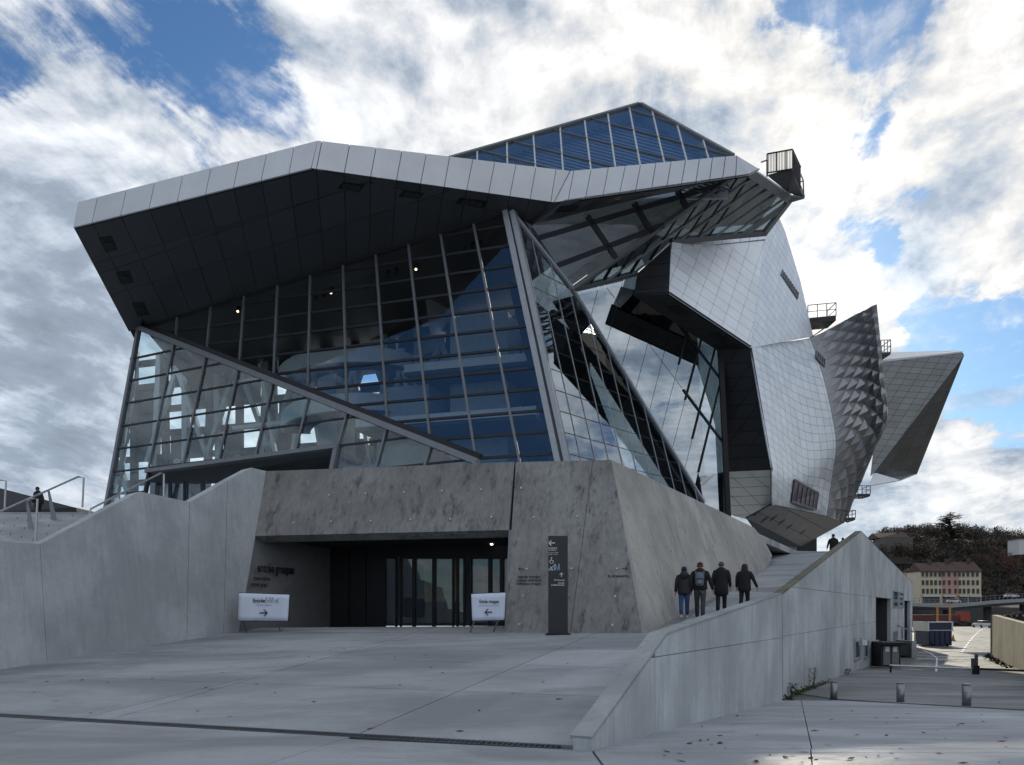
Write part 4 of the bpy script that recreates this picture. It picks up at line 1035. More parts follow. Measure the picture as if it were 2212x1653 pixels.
# dark wall below and the paler lattice under it
lo_in = px(1574, 1019, hit(G3, 1574, 1019)[1] - .25); lo_out = px(1667, 1015, 58.3)
U2 = pl(N_c, lo_out, u_in)
u2o = [u_in, N_c, lo_out, hit(U2, 1574, 1019)]
u2h = [(hit(U2, 1548, 757) + (hit(U2, 1574, 1019) - hit(U2, 1548, 757)) * t, N_c + (lo_out - N_c) * t) for t in [i / 9 for i in range(1, 9)]]
u2d = [(hit(U2, *z6(*a)), hit(U2, *z6(*c))) for a, c in (((1010, 1150), (1180, 925)), ((1060, 1330), (1290, 1010)), ((1090, 1500), (1310, 1180)), ((1110, 1640), (1345, 1330)), ((1180, 1800), (1370, 1520)))]
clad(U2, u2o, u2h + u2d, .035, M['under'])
c_lo, c_b = px(1668, 1091, 62), px(1612, 1122, 62.5)
U3 = pl(lo_out, c_lo, hit(U2, 1574, 1019))
u3o = [hit(U3, 1574, 1019), lo_out, c_lo, hit(U3, 1612, 1122), hit(U3, 1574, 1112)]
z4 = lambda x, y: (1036 + .2786 * x, 959.3 + .2786 * y)
u3l = [(hit(U3, *z4(1935, y)), hit(U3, *z4(2200, y - 12))) for y in (268, 340, 410, 480, 555)] + [(hit(U3, *z4(*a)), hit(U3, *z4(*c))) for a, c in (((1970, 265), (2200, 490)), ((1975, 425), (2110, 555)), ((2070, 205), (2260, 360)))]
clad(U3, u3o, u3l, .05, M['lattice'])
# lattice wall in shadow between the glass and the metal hall
G5 = pl(hit(G3, 1520, 1050), hit(G3, 1574, 1000), hit(G3, 1560, 1190) + V(0, .5, 0))
g5 = lambda x, y: hit(G5, x, y)
clad(G5, [g5(1512, 1030), g5(1574, 1018), g5(1576, 1112), g5(1600, 1140), g5(1575, 1200), g5(1530, 1200)],
     [(g5(*z4(1690, y)), g5(*z4(1930, y - 10))) for y in (250, 330, 410, 500)] + [(g5(*z4(1700, 320)), g5(*z4(1850, 200))), (g5(*z4(1750, 450)), g5(*z4(1920, 300))), (g5(*z4(1720, 300)), g5(*z4(1900, 470)))], .06, M['lattice'])
b = MB(); b.bar(px(1557, 768, hit(G3, 1557, 768)[1] - .4), px(1576, 1180, hit(G3, 1576, 1180)[1] - .4), .35, .35); b.build('corner_trim', M['black'], mh)
# belly
v_t, v_r = px(1731, 1181, 84), px(1823, 1130, 93)
BE = pl(c_lo, v_r, v_t)
beo = [hit(BE, 1613, 1121), c_lo, px(1786, 1117, 1) if False else hit(BE, 1786, 1116), v_r, v_t]
bel = [(hit(BE, *a), hit(BE, *c)) for a, c in (((1640, 1108), (1757, 1166)), ((1690, 1096), (1790, 1147)), ((1620, 1135), (1660, 1090)), ((1655, 1150), (1710, 1100)), ((1690, 1165), (1760, 1110)))]
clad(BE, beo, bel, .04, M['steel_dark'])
for x, y in ((1636, 1108), (1652, 1122), (1671, 1119), (1688, 1128), (1705, 1138), (1733, 1150)):
    c = hit(BE, x, y); e_ = nrm(hit(BE, x + 10, y - 6) - c); f_ = np.cross(BE[0], e_); b = MB(); b.prism([c + BE[0] * .03 + e_ * a * .5 + f_ * k * .18 for a, k in ((-1, -1), (1, -1), (1, 1), (-1, 1))], BE[0], .02); b.build('vent', M['black'], mh)
q = [hit(BE, 1613, 1121) + BE[0] * -.05, v_t, px(1700, 1186, 86), px(1655, 1180, 72)]; n = nrm(np.cross(q[1] - q[0], q[2] - q[0])); n = n if n[1] < 0 else -n
b = MB(); b.prism(q, n, .2); b.build('belly_panel', M['under'], mh)
# flank: upper part flat
f_r = px(1757, 727, 79)
N2 = pl(N_d, N_c, f_r)
n2o = [hit(N2, 1653.5, 506), hit(N2, 1680, 462), hit(N2, 1696, 500), hit(N2, 1729, 607), f_r, N_c]
hN2 = lambda a, c: (hit(N2, *z6(*a)), hit(N2, *z6(*c)))
p_a, p_b = hN2((1400, 240), (1700, 700)); e1_ = p_b - p_a; q_a, q_b = hN2((1460, 180), (1310, 620)); e2_ = q_b - q_a
s1 = hit(N2, *z6(1390, 310)) - hit(N2, *z6(1390, 240)); s2 = hit(N2, *z6(1512, 180)) - hit(N2, *z6(1460, 180))
n2l = [(p_a + s1 * i, p_a + s1 * i + e1_) for i in range(-9, 13)] + [(q_a + s2 * i, q_a + s2 * i + e2_) for i in range(-4, 10)]
clad(N2, n2o, n2l, .022, M['steel'])
def louvre(plane, pts, n_, name='louvre_window'):
    q = [hit(plane, *z6(*p)) + plane[0] * .05 for p in pts]; b = MB(); b.prism(q, plane[0], .03); f = b.build(name, M['black'], mh)
    for i in range(n_ + 1):
        t = i / n_; b = MB(); b.bar(q[0] + (q[1] - q[0]) * t, q[3] + (q[2] - q[3]) * t, .09, .1, plane[0]); b.build('slat', M['mull'], f)
louvre(N2, [(1520, 305), (1642, 480), (1632, 530), (1508, 345)], 8)
# flank below and the curved pyramid wall: one smooth surface through measured points
CP = [[(1621.5, 752, 55.5), (1690, 739, 68), (1757, 727, 79), (1825, 692, 85), (1894, 657, 84)],
      [(1640, 860, 56.5), (1716, 850, 70), (1788, 820, 80), (1848, 775, 85), (1902, 738, 84.5)],
      [(1655, 950, 57.3), (1731, 948, 72), (1806, 900, 82), (1862, 850, 86), (1909, 820, 85)],
      [(1667, 1015, 58.3), (1738, 1022, 74), (1813, 962, 84), (1866, 922, 87), (1916, 905, 86)],
      [(1668, 1058, 60), (1733, 1068, 76), (1802, 1035, 87), (1845, 1005, 89), (1886, 980, 88.5)],
      [(1668, 1091, 62), (1729, 1104, 78), (1790, 1117, 89), (1808, 1123, 92), (1823, 1130, 93)]]
G_ = np.array([[px(*c) for c in r] for r in CP])
VP_ = [0, .27, .50, .68, .82, 1.]; UP_ = [0, .27, .52, .76, 1.]
def hermite(xs, ys, x):
    x = min(max(x, xs[0]), xs[-1]); i = max(j for j in range(len(xs) - 1) if xs[j] <= x + 1e-9)
    def tan(j):
        if j == 0: return (ys[1] - ys[0]) / (xs[1] - xs[0])
        if j == len(xs) - 1: return (ys[-1] - ys[-2]) / (xs[-1] - xs[-2])
        return (ys[j + 1] - ys[j - 1]) / (xs[j + 1] - xs[j - 1])
    h = xs[i + 1] - xs[i]; t = (x - xs[i]) / h
    return ys[i] * (2 * t**3 - 3 * t**2 + 1) + tan(i) * h * (t**3 - 2 * t**2 + t) + ys[i + 1] * (-2 * t**3 + 3 * t**2) + tan(i + 1) * h * (t**3 - t**2)
def SF(u, v): return hermite(UP_, [hermite(VP_, [G_[r][c] for r in range(6)], v) for c in range(5)], u)
def SN(u, v):
    e = .004; n = np.cross(SF(min(u + e, 1), v) - SF(max(u - e, 0), v), SF(u, min(v + e, 1)) - SF(u, max(v - e, 0))); n = nrm(n); return n if n @ (CAM - SF(u, v)) > 0 else -n
b = MB(); nu, nv = 28, 34; pts = [SF(i / nu, j / nv) - SN(i / nu, j / nv) * .12 for j in range(nv + 1) for i in range(nu + 1)]
b.add(pts, [[j * (nu + 1) + i, j * (nu + 1) + i + 1, (j + 1) * (nu + 1) + i + 1, (j + 1) * (nu + 1) + i] for j in range(nv) for i in range(nu)]); b.build('wall_backing', M['joint'], mh, recalc=False)
def uvpoly(poly, g):
    """polygon given in (u, v), clipped to the surface, inset by g"""
    p = poly
    for a, c in (((0, 0), (1, 0)), ((1, 0), (1, 1)), ((1, 1), (0, 1)), ((0, 1), (0, 0))):
        p = clip(p, a, c)
        if len(p) < 3: return None
    return inset(p, g) if len(p) > 2 and abs(area2(p)) > 1e-5 else None
nU, nV = 13, 21
for i in range(nU):
    for j in range(-9, nV + 1):
        u0, u1 = i / nU * .56, (i + 1) / nU * .56; sk = lambda u: u * .62
        vv = lambda u, jj: jj / nV + sk(u)
        q = uvpoly([(u0, vv(u0, j)), (u1, vv(u1, j)), (u1, vv(u1, j + 1)), (u0, vv(u0, j + 1))], .0007)
        if not q: continue
        cu_, cv_ = sum(a[0] for a in q) / len(q), sum(a[1] for a in q) / len(q)
        LIM.append(('wall_panel', [SF(*a) for a in q], SN(cu_, cv_), M['steel'], .08))
# pyramid wall: diamonds split along a proud horizontal edge
PYR = []; nD, nW = 3.7, 12.5
for j in range(-2, 28):
    for i in range(-1, 7):
        cu_ = .56 + (i + (.5 if j % 2 else 0)) / nD * .50; cv_ = j / (2 * nW) + (cu_ - .56) * .02; du, dv = .5 / nD * .50, .5 / nW
        n = SN(min(max(cu_, 0), 1), min(max(cv_, 0), 1)); grow = min(max((cu_ - .53) / .14, 0), 1) * (.50 if cv_ < .72 else .32)
        for sy_ in (-1, 1):
            b = MB(); big_ = 0
            for sx_ in (-1, 1):
                q = uvpoly([(cu_, cv_), (cu_ + sx_ * du, cv_), (cu_, cv_ + sy_ * dv)][::sx_ * sy_], 0)
                if not q or max(a[0] for a in q) < .5: continue
                if area2(q) < 0: q = q[::-1]
                hgt = lambda a: .04 + grow * max(0, 1 - abs(a[0] - cu_) / du - abs(a[1] - cv_) / dv) * min(1, (1 - a[0]) / .03)
                cen = (sum(a[0] for a in q) / len(q), sum(a[1] for a in q) / len(q)); sh = lambda a: (cen[0] + (a[0] - cen[0]) * .995, a[1] - (.0009 * sy_ if abs(a[1] - cv_) > 1e-6 else -.0009 * sy_))
                b.prism([SF(*sh(a)) + n * hgt(a) for a in q], n, .25); big_ += pxarea([SF(*a) for a in q])
            if big_ > 0: PYR.append((big_, b))
PYR.sort(key=lambda a: -a[0])
for _, b in PYR[:290]: b.build('pyramid_panel', M['pyr'], mh)
if PYR[290:]:
    b = MB()
    for _, c in PYR[290:]:
        o_ = len(b.v); b.v += c.v; b.f += [[i + o_ for i in f] for f in c.f]; b.mi += c.mi
    tag(b.build('small_pyramid_panel', M['pyr'], mh), kind='stuff')
# back of the curved wall so that it has a body
rim = [px(1894, 657, 84), px(1902, 738, 84.5), px(1909, 820, 85), px(1916, 905, 86), px(1886, 980, 88.5), px(1823, 1130, 93)]
for a, c in zip(rim, rim[1:]):
    b = MB(); off = V(-3, 9, -.5); b.add([a, c, c + off, a + off], [[0, 1, 2, 3]]); b.build('edge_trim', M['steel_dark'], mh)
# pointed wing
wa_, wb_, wc_ = px(1898, 780, 112), px(2081, 768, 108), px(1888, 1022, 121)
WG = pl(wa_, wb_, wc_)
wgo = [wa_, hit(WG, 2078, 760), hit(WG, 2083, 768), wc_, hit(WG, 1880, 1030), hit(WG, 1895, 900)]
zz1 = lambda x, y: (1611.7 + .3715 * x, 614 + .3715 * y)
wl1 = [(hit(WG, *zz1(795, y)), hit(WG, *zz1(1260, y + 35))) for y in range(470, 1100, 36)] + [(hit(WG, *zz1(795, y)), hit(WG, *zz1(1260, y + 35))) for y in (434, 398)]
wl2 = [(hit(WG, *zz1(x, 400)), hit(WG, *zz1(x - 190, 700))) for x in range(820, 1360, 66)]
clad(WG, wgo, wl1 + wl2, .045, M['lattice'], 'wing_panel')
wd_, we_, wf_ = px(1981, 1024.5, 125), px(1945, 1039, 122), px(1878, 1051, 120)
DK = pl(wb_, wc_, wd_)
dko = [wb_ + V(.05, 0, 0), wd_, we_ - (DK[0] * (DK[0] @ we_ - DK[1])), hit(DK, 1884, 1022) , wc_]
dko = [hit(DK, 2083, 768), hit(DK, 1981, 1024.5), hit(DK, 1900, 1036), hit(DK, 1888, 1022)]
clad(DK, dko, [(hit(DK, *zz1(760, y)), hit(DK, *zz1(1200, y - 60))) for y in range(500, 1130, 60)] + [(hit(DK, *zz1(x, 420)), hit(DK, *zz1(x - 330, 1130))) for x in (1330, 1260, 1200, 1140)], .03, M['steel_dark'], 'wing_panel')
q = [hit(DK, 1888, 1022), hit(DK, 1900, 1036), hit(DK, 1981, 1024.5), we_, wf_]; b = MB(); b.prism(q, V(0, -.6, -.8), .2); b.build('wing_underside', M['steel'], mh)
b = MB(); q = [hit(WG, 1898, 780), hit(WG, 2078, 759), px(2075, 757, 122), px(1901, 762, 126)]; b.prism(q, V(0, 0, 1), .2); b.build('wing_top', M['fascia'], mh)
b = MB(); q = [px(2036, 764, 116), px(2062, 762, 116), px(2062, 766, 115), px(2036, 769, 115)]; b.prism(q, V(0, -1, 0), .5); b.build('roof_hatch', M['mull'], mh)
LIM.sort(key=lambda a: -pxarea(a[1]))
cnt = {}; rest_ = {}
for nm, q, n, mt, th in LIM:
    cnt[nm] = cnt.get(nm, 0) + 1
    if cnt[nm] <= 296: b = MB(); b.prism(q, n, th); b.build(nm, mt, mh)
    else: rest_.setdefault((nm, mt.name), (mt, MB()))[1].prism(q, n, th)
for (nm, _), (mt, b) in rest_.items(): tag(b.build('small_' + nm, mt, mh), kind='stuff')
# legs under the belly
for x, y0, y1, d, w in ((1735, 1168, 1200, 88, 2.2), (1668, 1178, 1200, 80, .4), (1678, 1178, 1200, 80, .4), (1690, 1180, 1200, 82, .5), (1752, 1165, 1200, 92, .5)):
    p_, q_ = px(x, y0, d), px(x, y0, d); q_ = V(p_[0], p_[1], dz - .2); b = MB(); b.box((p_ + q_) / 2, (w, w, p_[2] - q_[2] + 1)); b.build('pillar', M['black'], mh)
# balconies and service platforms
def guard(b, p, q, h, n_, r=.04, mid_=0, pick=True):
    p, q = V(*p), V(*q); up = V(0, 0, h); b.bar(p + up, q + up, r * 2, r * 2); b.bar(p, q, r * 2, r * 2)
    for i in range(n_ + 1): c = p + (q - p) * i / n_; b.bar(c, c + up, r * (2 if i % 6 == 0 or not pick else .9), r * (2 if i % 6 == 0 or not pick else .9))
    for k in range(mid_): z = up * (k + 1) / (mid_ + 1); b.bar(p + z, q + z, r * 1.5, r * 1.5)

def uv_of(x, y, u=.3, v=.5):
    st = .1; best = 1e9
    def er(a, c): q = proj(SF(a, c)); return (q[0] - x) ** 2 + (q[1] - y) ** 2
    best = er(u, v)
    while st > 2e-4:
        mv = False
        for du_, dv_ in ((st, 0), (-st, 0), (0, st), (0, -st)):
            a, c = min(max(u + du_, 0), 1), min(max(v + dv_, 0), 1); e = er(a, c)
            if e < best: best, u, v, mv = e, a, c, True
        if not mv: st /= 2
    return u, v
def on_flank(pts, name, n_, mat):
    uv = [uv_of(*p) for p in pts]; n = SN(sum(a[0] for a in uv) / 4, sum(a[1] for a in uv) / 4)
    q = [SF(*a) + n * .12 for a in uv]; b = MB(); b.prism(q, n, .1); f = b.build(name, mat, mh)
    for i in range(n_ + 1):
        t = i / n_; b = MB(); b.bar(q[0] + (q[1] - q[0]) * t, q[3] + (q[2] - q[3]) * t, .13, .12, n); b.build('slat', M['mull'], f)
    for a, c in ((0, 1), (3, 2)): b = MB(); b.bar(q[a], q[c], .14, .12, n); b.build('rail', M['mull'], f)
on_flank([(1713.9, 1035.7), (1765.9, 1064.3), (1760.3, 1100.7), (1707.2, 1082.8)], 'flank_window', 6, plain('plum_glass', (.10, .065, .10), .25))
on_flank([(1762, 759.6), (1779, 777.5), (1779, 793), (1761, 773.7)], 'louvre_window', 4, M['black'])
# balcony at the roof corner, over the glass
zb = lambda x, y: ((2150 + .12097 * x) / 1.30290, (400 + .12097 * y) / 1.30290)
bal = thing('steel_balcony', 'black steel balcony with railing jutting out at the top roof corner', 'balcony', px(1700, 400, 56))
dB_ = 54.
def bp(x, y, d=dB_): return px(*zb(x, y), d)
b = MB(); q = [bp(100, 800, 56), bp(680, 640, 54.5), bp(900, 1290, 52), bp(560, 1180, 55)]; b.prism(q, V(0, 0, -1), .12); b.build('floor', M['black'], bal)
b = MB(); guard(b, bp(75, 720, 56), bp(665, 625, 54.5), (bp(665, 170, 54.5) - bp(665, 625, 54.5))[2], 16); b.build('railing', M['black'], bal)
b = MB(); guard(b, bp(670, 640, 54.5), bp(850, 1060, 52.3), (bp(665, 170, 54.5) - bp(665, 625, 54.5))[2], 22); b.build('railing', M['black'], bal)
b = MB(); b.tube([bp(850, 740, 52), bp(915, 890, 51.5), bp(925, 1280, 52)], .05, 6); b.bar(bp(855, 925, 52), bp(915, 905, 51.6), .06, .06); b.bar(bp(920, 1290, 52), bp(600, 1380, 54), .16, .16); b.bar(bp(690, 640, 54.4), bp(925, 1280, 52), .14, .14)
b.bar(bp(870, 1270, 52.2), bp(620, 1335, 54), .06, .06); b.bar(bp(705, 1310, 53.5), bp(705, 1355, 53.5), .06, .06); b.build('frame', M['mull'], bal)
b = MB(); b.prism([bp(620, 1260, 54.2), bp(820, 1150, 53), bp(850, 1250, 52.6), bp(640, 1330, 54)], V(0, -1, 0), .03); b.build('grating', M['rail'], bal)
b = MB(); b.bar(bp(-60, 470, 57), bp(75, 420, 56), .08, .08); b.bar(bp(75, 420, 56), bp(75, 800, 56), .1, .1); b.build('bracket', M['black'], bal)
def platform(name, label, p0, p1, dep, h, under, y_drop):
    t = thing(name, label, 'platform', px(*p0, dep)); a, c = px(*p0, dep), px(*p1, dep + 1)
    b = MB(); b.prism([a, c, c + V(0, 2.2, 0), a + V(0, 2.2, 0)], V(0, 0, 1), under); b.build('floor', M['black'], t)
    b = MB(); guard(b, a, c, h, 3, .035, 1, False); b.build('railing', M['mull'], t)
    b = MB(); guard(b, c, c + V(0, 2.2, 0), h, 1, .035, 1, False); b.build('railing', M['mull'], t)
    b = MB(); b.bar(a + V(.2, .3, -under), a + V(.4, .4, -y_drop), .12, .12); b.bar(c + V(-.1, .3, -under), a + V(.4, .4, -y_drop), .1, .1); b.build('bracket', M['black'], t); return t
platform('roof_platform', 'dark steel roof platform with railing beside the pyramid panels', (1745, 688), (1806, 682), 78, 1.3, .5, 1.8)
platform('service_platform', 'small steel service platform above the pointed wing', (1903, 762), (1924, 761), 88, 1.4, .25, .4)
platform('service_platform', 'small steel service platform near the foot of the wing', (1853, 1067), (1880, 1067), 95, 1.0, .3, .5)
platform('service_platform', 'lowest small steel service platform beside the belly tip', (1826, 1119), (1848, 1118), 97, .9, .3, .5)

# ------------------------------------------------------------------ stairs, mound and rails at the left
st = MB(); st.prism([V(-52, 18.5, 3.15), V(-14.2, 18.5, 3.15), V(-9.8, 29, 3.15), V(-52, 29, 3.15)], V(0, 0, 1), .3); stairs = structure(st.build('stair_landing', M['ramp'], None))
inner = lambda Y: (wa + (wb - wa) * ((Y - wa[1]) / (wb[1] - wa[1])))[0] - 1.0 if Y < 26.5 else -9.6
for i in range(19):
    Y = 36.5 - .47 * (i + 1); z = 6.2 - .163 * (i + 1)
    e_ = inner(Y); b = MB(); b.box(((-46 + e_) / 2, Y + .29, z - .28), (e_ + 46, .40, .5)); b.build('step_bed', M['joint'], stairs)
    off_ = (i % 2) * .75; x1_ = e_
    for k in range(9):
        x0_ = e_ - off_ - 1.5 * (k + 1) if k < 8 else -46
        b = MB(); b.box(((x0_ + x1_) / 2, Y + .235, z - .071), (x1_ - x0_ - .03, .48, .135)); b.build('step_block', M['step'], stairs); x1_ = x0_
b = MB(); b.add([px(-700, 880, 75), px(-200, 1003, 70), px(0, 1059, 66), px(160, 1096, 62), px(200, 1150, 62), px(-700, 1150, 62)] , [[0, 1, 2, 3, 4, 5]])
b.prism([px(-700, 880, 75), px(-200, 1003, 75), px(0, 1059, 75), px(165, 1097, 75), px(165, 1150, 75), px(-700, 1150, 75)], V(0, -1, 0), 6); structure(b.build('mound', M['dark'], None))
def rail(name, label, pts, posts, r=.035, plates=()):
    t = thing(name, label, 'handrail', px(*pts[0])); b = MB(); b.tube([px(*p) for p in pts], r, 8); b.build('handrail_bar', M['rail'], t)
    for a, c in posts: b = MB(); b.bar(px(*a), px(*c), .06, .05); b.build('post', M['rail'], t)
    for a, c in plates:
        A, Bc = px(*a), px(*c); b = MB(); b.prism([A + V(-.03, 0, 0), A + V(.05, 0, 0), Bc + V(.14, 0, 0), Bc + V(-.1, 0, 0)], V(0, -1, 0), .03); b.build('plate_post', M['mull'], t)
rail('stair_rail', 'long sloping steel handrail on the stairs in front of a person', [(-40, 1124, 30.5), (0, 1105.6, 31.7), (102, 1060, 35), (169, 1030, 37), (181, 1032, 37.3), (178, 1096, 37.3)], [], .045, [((104, 1060, 35.0), (116, 1124, 34.8)), ((57, 1080, 33.6), (67, 1148, 33.2))])
rail('stair_rail', 'short steel handrail end standing low on the stairs', [(60, 1082, 30), (66, 1077, 30), (81, 1078, 30), (77, 1168, 30)], [], .04)
rail('stair_rail', 'handrail end cut off at the far left of the stairs', [(-20, 1036, 36), (0, 1037, 36), (13, 1039, 36), (10, 1098, 36)], [], .04)
rail('stair_rail', 'steel handrail running up behind the notched stair wall', [(193, 1115, 28), (196, 1099.5, 28), (347, 1022.6, 33), (354, 1024, 33.2), (353, 1085, 33.2)], [((270, 1061, 30.4), (272, 1085, 30.4))], .035)

# ------------------------------------------------------------------ signs
mp = hit(P, 1205, 1371) + V(0, -.06, 0)
sg = thing('direction_sign', 'tall black direction pillar with white arrows and pictograms', 'sign', mp)
pw_ = .56; ph_ = (HY - 1158) / F * mp[1] + EYE - mp[2]
b = MB(); b.box((mp[0], mp[1], mp[2] + ph_ / 2), (pw_, .10, ph_)); b.build('pillar', M['sign'], sg)
b = MB(); b.box((mp[0], mp[1], mp[2] + .02), (pw_ + .14, .24, .05)); b.build('base_plate', M['black'], sg)
sx, sz_ = V(1, 0, 0), V(0, 0, 1)
zs = lambda x, y: ((1500 + .121 * x) / 1.3029, (1490 + .121 * y) / 1.3029)
SGP = (V(0, -1, 0), -(mp[1] - .05))
s_at = lambda x, y: hit(SGP, *zs(x, y))
def stext(body, x, y, size, w, al='LEFT', bold=.01): text_mesh('lettering', body, s_at(x, y), sx, sz_, size, M['letter'], sg, al, .006, w * .121 / 1.3029 / F * mp[1], bold)
stext('groupes &', 365, 448, .062, 195); stext('scolaires', 365, 496, .062, 175); stext('groups & schools', 365, 552, .045, 228, 'LEFT', 0); stext('gruppi e scuole', 365, 592, .045, 210, 'LEFT', 0)
stext('PC Sécurité', 730, 1198, .062, 232, 'RIGHT'); stext('accueil', 730, 1262, .062, 142, 'RIGHT'); stext('professionnels', 730, 1310, .062, 298, 'RIGHT')
arrow('arrow', s_at(435, 317), sx, sz_, .19, M['letter'], sg, math.pi); arrow('arrow', s_at(661, 1055), sx, sz_, .125, M['letter'], sg, math.pi / 2)
pictograms(s_at(430, 770), sx, sz_, .15, M['letter'], sg, [('wheelchair', (0, 0))]); pictograms(s_at(415, 940), sx, sz_, .16, M['letter'], sg, [('pram', (0, 0)), ('pregnant', (.75, 0))]); pictograms(s_at(605, 940), sx, sz_, .16, M['blue'], sg, [('adult', (0, 0))])

def banner(label, corners, legs, Y, body, sub, ar):
    n = V(0, -1, 0); PL_ = (n, -Y); c = [hit(PL_, *p) for p in corners]; t = thing('banner_stand', label, 'banner', hit(P, *legs[0][1]))
    nu, nv = 14, 6; b = MB(); vs = []
    for j in range(nv + 1):
        for i in range(nu + 1):
            u, v = i / nu, j / nv; q = (c[0] * (1 - u) + c[1] * u) * (1 - v) + (c[3] * (1 - u) + c[2] * u) * v
            vs.append(q + V(0, .012 * math.sin(u * 19 + v) + .01 * math.sin(u * 7 + v * 3), 0))
    b.add(vs, [[j * (nu + 1) + i, (j + 1) * (nu + 1) + i, (j + 1) * (nu + 1) + i + 1, j * (nu + 1) + i + 1] for j in range(nv) for i in range(nu)])
    sh = b.build('sheet', M['banner'], t, True); so_ = sh.modifiers.new('thick', 'SOLIDIFY'); so_.thickness = .006
    b = MB(); k = V(0, .05, 0)
    for i in range(4): b.bar(c[i] + k, c[(i + 1) % 4] + k, .035, .035)
    b.build('frame', M['black'], t)
    for a, e in legs: b = MB(); f = hit(P, *e); b.bar(hit(PL_, *a) + k, f, .035, .035); b.bar(f + V(0, .02, .01), f + V(0, .5, .03), .03, .03); b.build('leg', M['mull'], t)
    mid_ = (c[0] + c[1] + c[2] + c[3]) / 4; w = np.linalg.norm(c[1] - c[0]); h = np.linalg.norm(c[3] - c[0]); f_ = V(0, -.03, 0)
    text_mesh('lettering', body, c[0] + f_ + V(w * ar[2], 0, -h * .34), sx, sz_, h * .19, M['ink'], t, 'LEFT', .004, w * ar[3], .02)
    text_mesh('lettering', sub, c[0] + f_ + V(w * ar[4], 0, -h * .455), sx, sz_, h * .075, M['mull'], t, 'LEFT', .004, w * ar[5])
    arrow('arrow', mid_ + f_ + V(w * ar[1], 0, -h * .2), sx, sz_, h * .29, M['ink'], t, ar[0]); return t, c, w, h
t1, c1, w1, h1_ = banner('white banner reading Entrée with an arrow to the right', [(515.5, 1281), (625, 1285), (621.5, 1341.5), (513, 1341)], [((525, 1341), (532, 1363.5)), ((598, 1341), (605, 1363))], 25.35, 'Entrée', 'entrance | ingresso', (0, .015, .285, .235, .34, .32))
pictograms(c1[0] + V(w1 * .555, -.03, -h1_ * .33), sx, sz_, h1_ * .17, M['mull'], t1, [('wheelchair', (0, 0)), ('pregnant', (.75, 0)), ('adult', (1.3, 0)), ('pram', (2.1, 0))])
banner('white banner reading Entrée groupes with an arrow to the left', [(1018, 1283.5), (1092.5, 1280.5), (1089.5, 1339.5), (1020, 1341)], [((1025, 1341), (1015.5, 1365.5)), ((1076, 1340), (1066, 1365.5))], 23.3, 'Entrée groupes', 'groups entrance | ingresso gruppi', (math.pi, -.0, .235, .56, .225, .58))

# ------------------------------------------------------------------ bollards, barrier
PVb = pl(V(0, 9.6, 0), V(5, 9.6, 0), V(0, 25, -1.2)); 
def bollard(x, y, label):
    c = hit(PVb, x, y); t = thing('bollard', label, 'bollard', c, 'bollards in front of the apron')
    b = MB(); b.tube([c - V(0, 0, .1), c + V(0, 0, .58)], .108, 24); b.build('post', M['bollard'], t, True); 
    b = MB(); b.tube([c + V(0, 0, .575), c + V(0, 0, .6), c + V(0, 0, .606)], [.112, .112, .1], 24); b.build('cap', M['bollard'], t)
    b = MB(); b.tube([c + V(0, 0, -.06), c + V(0, 0, .012)], .15, 20); b.build('base_ring', M['drain'], t)
bollard(1801, 1512.5, 'steel bollard nearest to the weeds at the ramp wall'); bollard(1945, 1519, 'middle one of the three round steel bollards'); bollard(2088, 1527.5, 'steel bollard farthest from the ramp wall')
bq = gh(2108, 1458); bt = thing('swing_barrier', 'low swing barrier bar on a stout post behind the apron', 'barrier', bq)
b = MB(); b.tube([bq - V(0, 0, .2), bq + V(0, 0, .45)], .16, 14); b.build('post', M['black'], bt)
b = MB(); b.bar(bq + V(-.15, 0, .3), bq + V(-.15, 0, .8), .08, .16); b.bar(bq + V(.02, 0, .3), bq + V(.02, 0, 1.0), .12, .1); b.build('lock_plate', M['bollard'], bt)
b = MB(); b.tube([px(1922, 1438, bq[1] + 1.5), px(2105, 1445, bq[1])], .055, 8); b.build('bar', M['rail'], bt)
b = MB(); b.tube([px(2112, 1445, bq[1]), px(2330, 1454, bq[1] - 2)], .055, 8); b.build('bar', M['black'], bt)
e = px(1924, 1438, bq[1] + 1.4); b = MB(); b.tube([V(e[0], e[1], zY(e[1]) - .1), e], .05, 8); b.build('prop', M['black'], bt)

# weeds along the foot of the ramp wall, leaves lying about
def leaves(name, centre_fn, n, size, mat, seed):
    rg = random.Random(seed); b = MB()
    for _ in range(n):
        c, s = centre_fn(rg); a = rg.random() * 6.28; el = rg.uniform(-.6, 1.2); s *= size * rg.uniform(.6, 1.3)
        u = V(math.cos(a) * math.cos(el), math.sin(a) * math.cos(el), math.sin(el)); w = nrm(np.cross(u, V(rg.uniform(-1, 1), rg.uniform(-1, 1), 1)))
        b.add([c, c + u * s * .5 + w * s * .25, c + u * s, c + u * s * .5 - w * s * .25], [[0, 1, 2, 3]])
    return b.build(name, mat, None, recalc=False)
def woodmat(name, col, var=.35):
    m, t, b = material(name); isl = t.new('ShaderNodeNewGeometry').outputs['Random Per Island']; n = t.noise(pos(t), .16, 3, .6)
    c = t.mix(t.rng(n, .38, .62), c4([q * .75 for q in col]), (col[0] * 1.75, col[1] * 1.35, col[2] * 1.2, 1))
    t.l.new(t.mix(t.m('MULTIPLY', isl, .5), c, c4([q * .45 for q in col])), b.inputs['Base Color']); b.inputs['Roughness'].default_value = .85; b.inputs['Specular IOR Level'].default_value = .15; return m
def leafmat(name, col, var=.35):
    m, t, b = material(name); isl = t.new('ShaderNodeNewGeometry').outputs['Random Per Island']
    t.l.new(t.mix(isl, c4([c * (1 - var) for c in col]), c4([c * (1 + var) for c in col])), b.inputs['Base Color']); b.inputs['Roughness'].default_value = .8; b.inputs['Specular IOR Level'].default_value = .2; return m
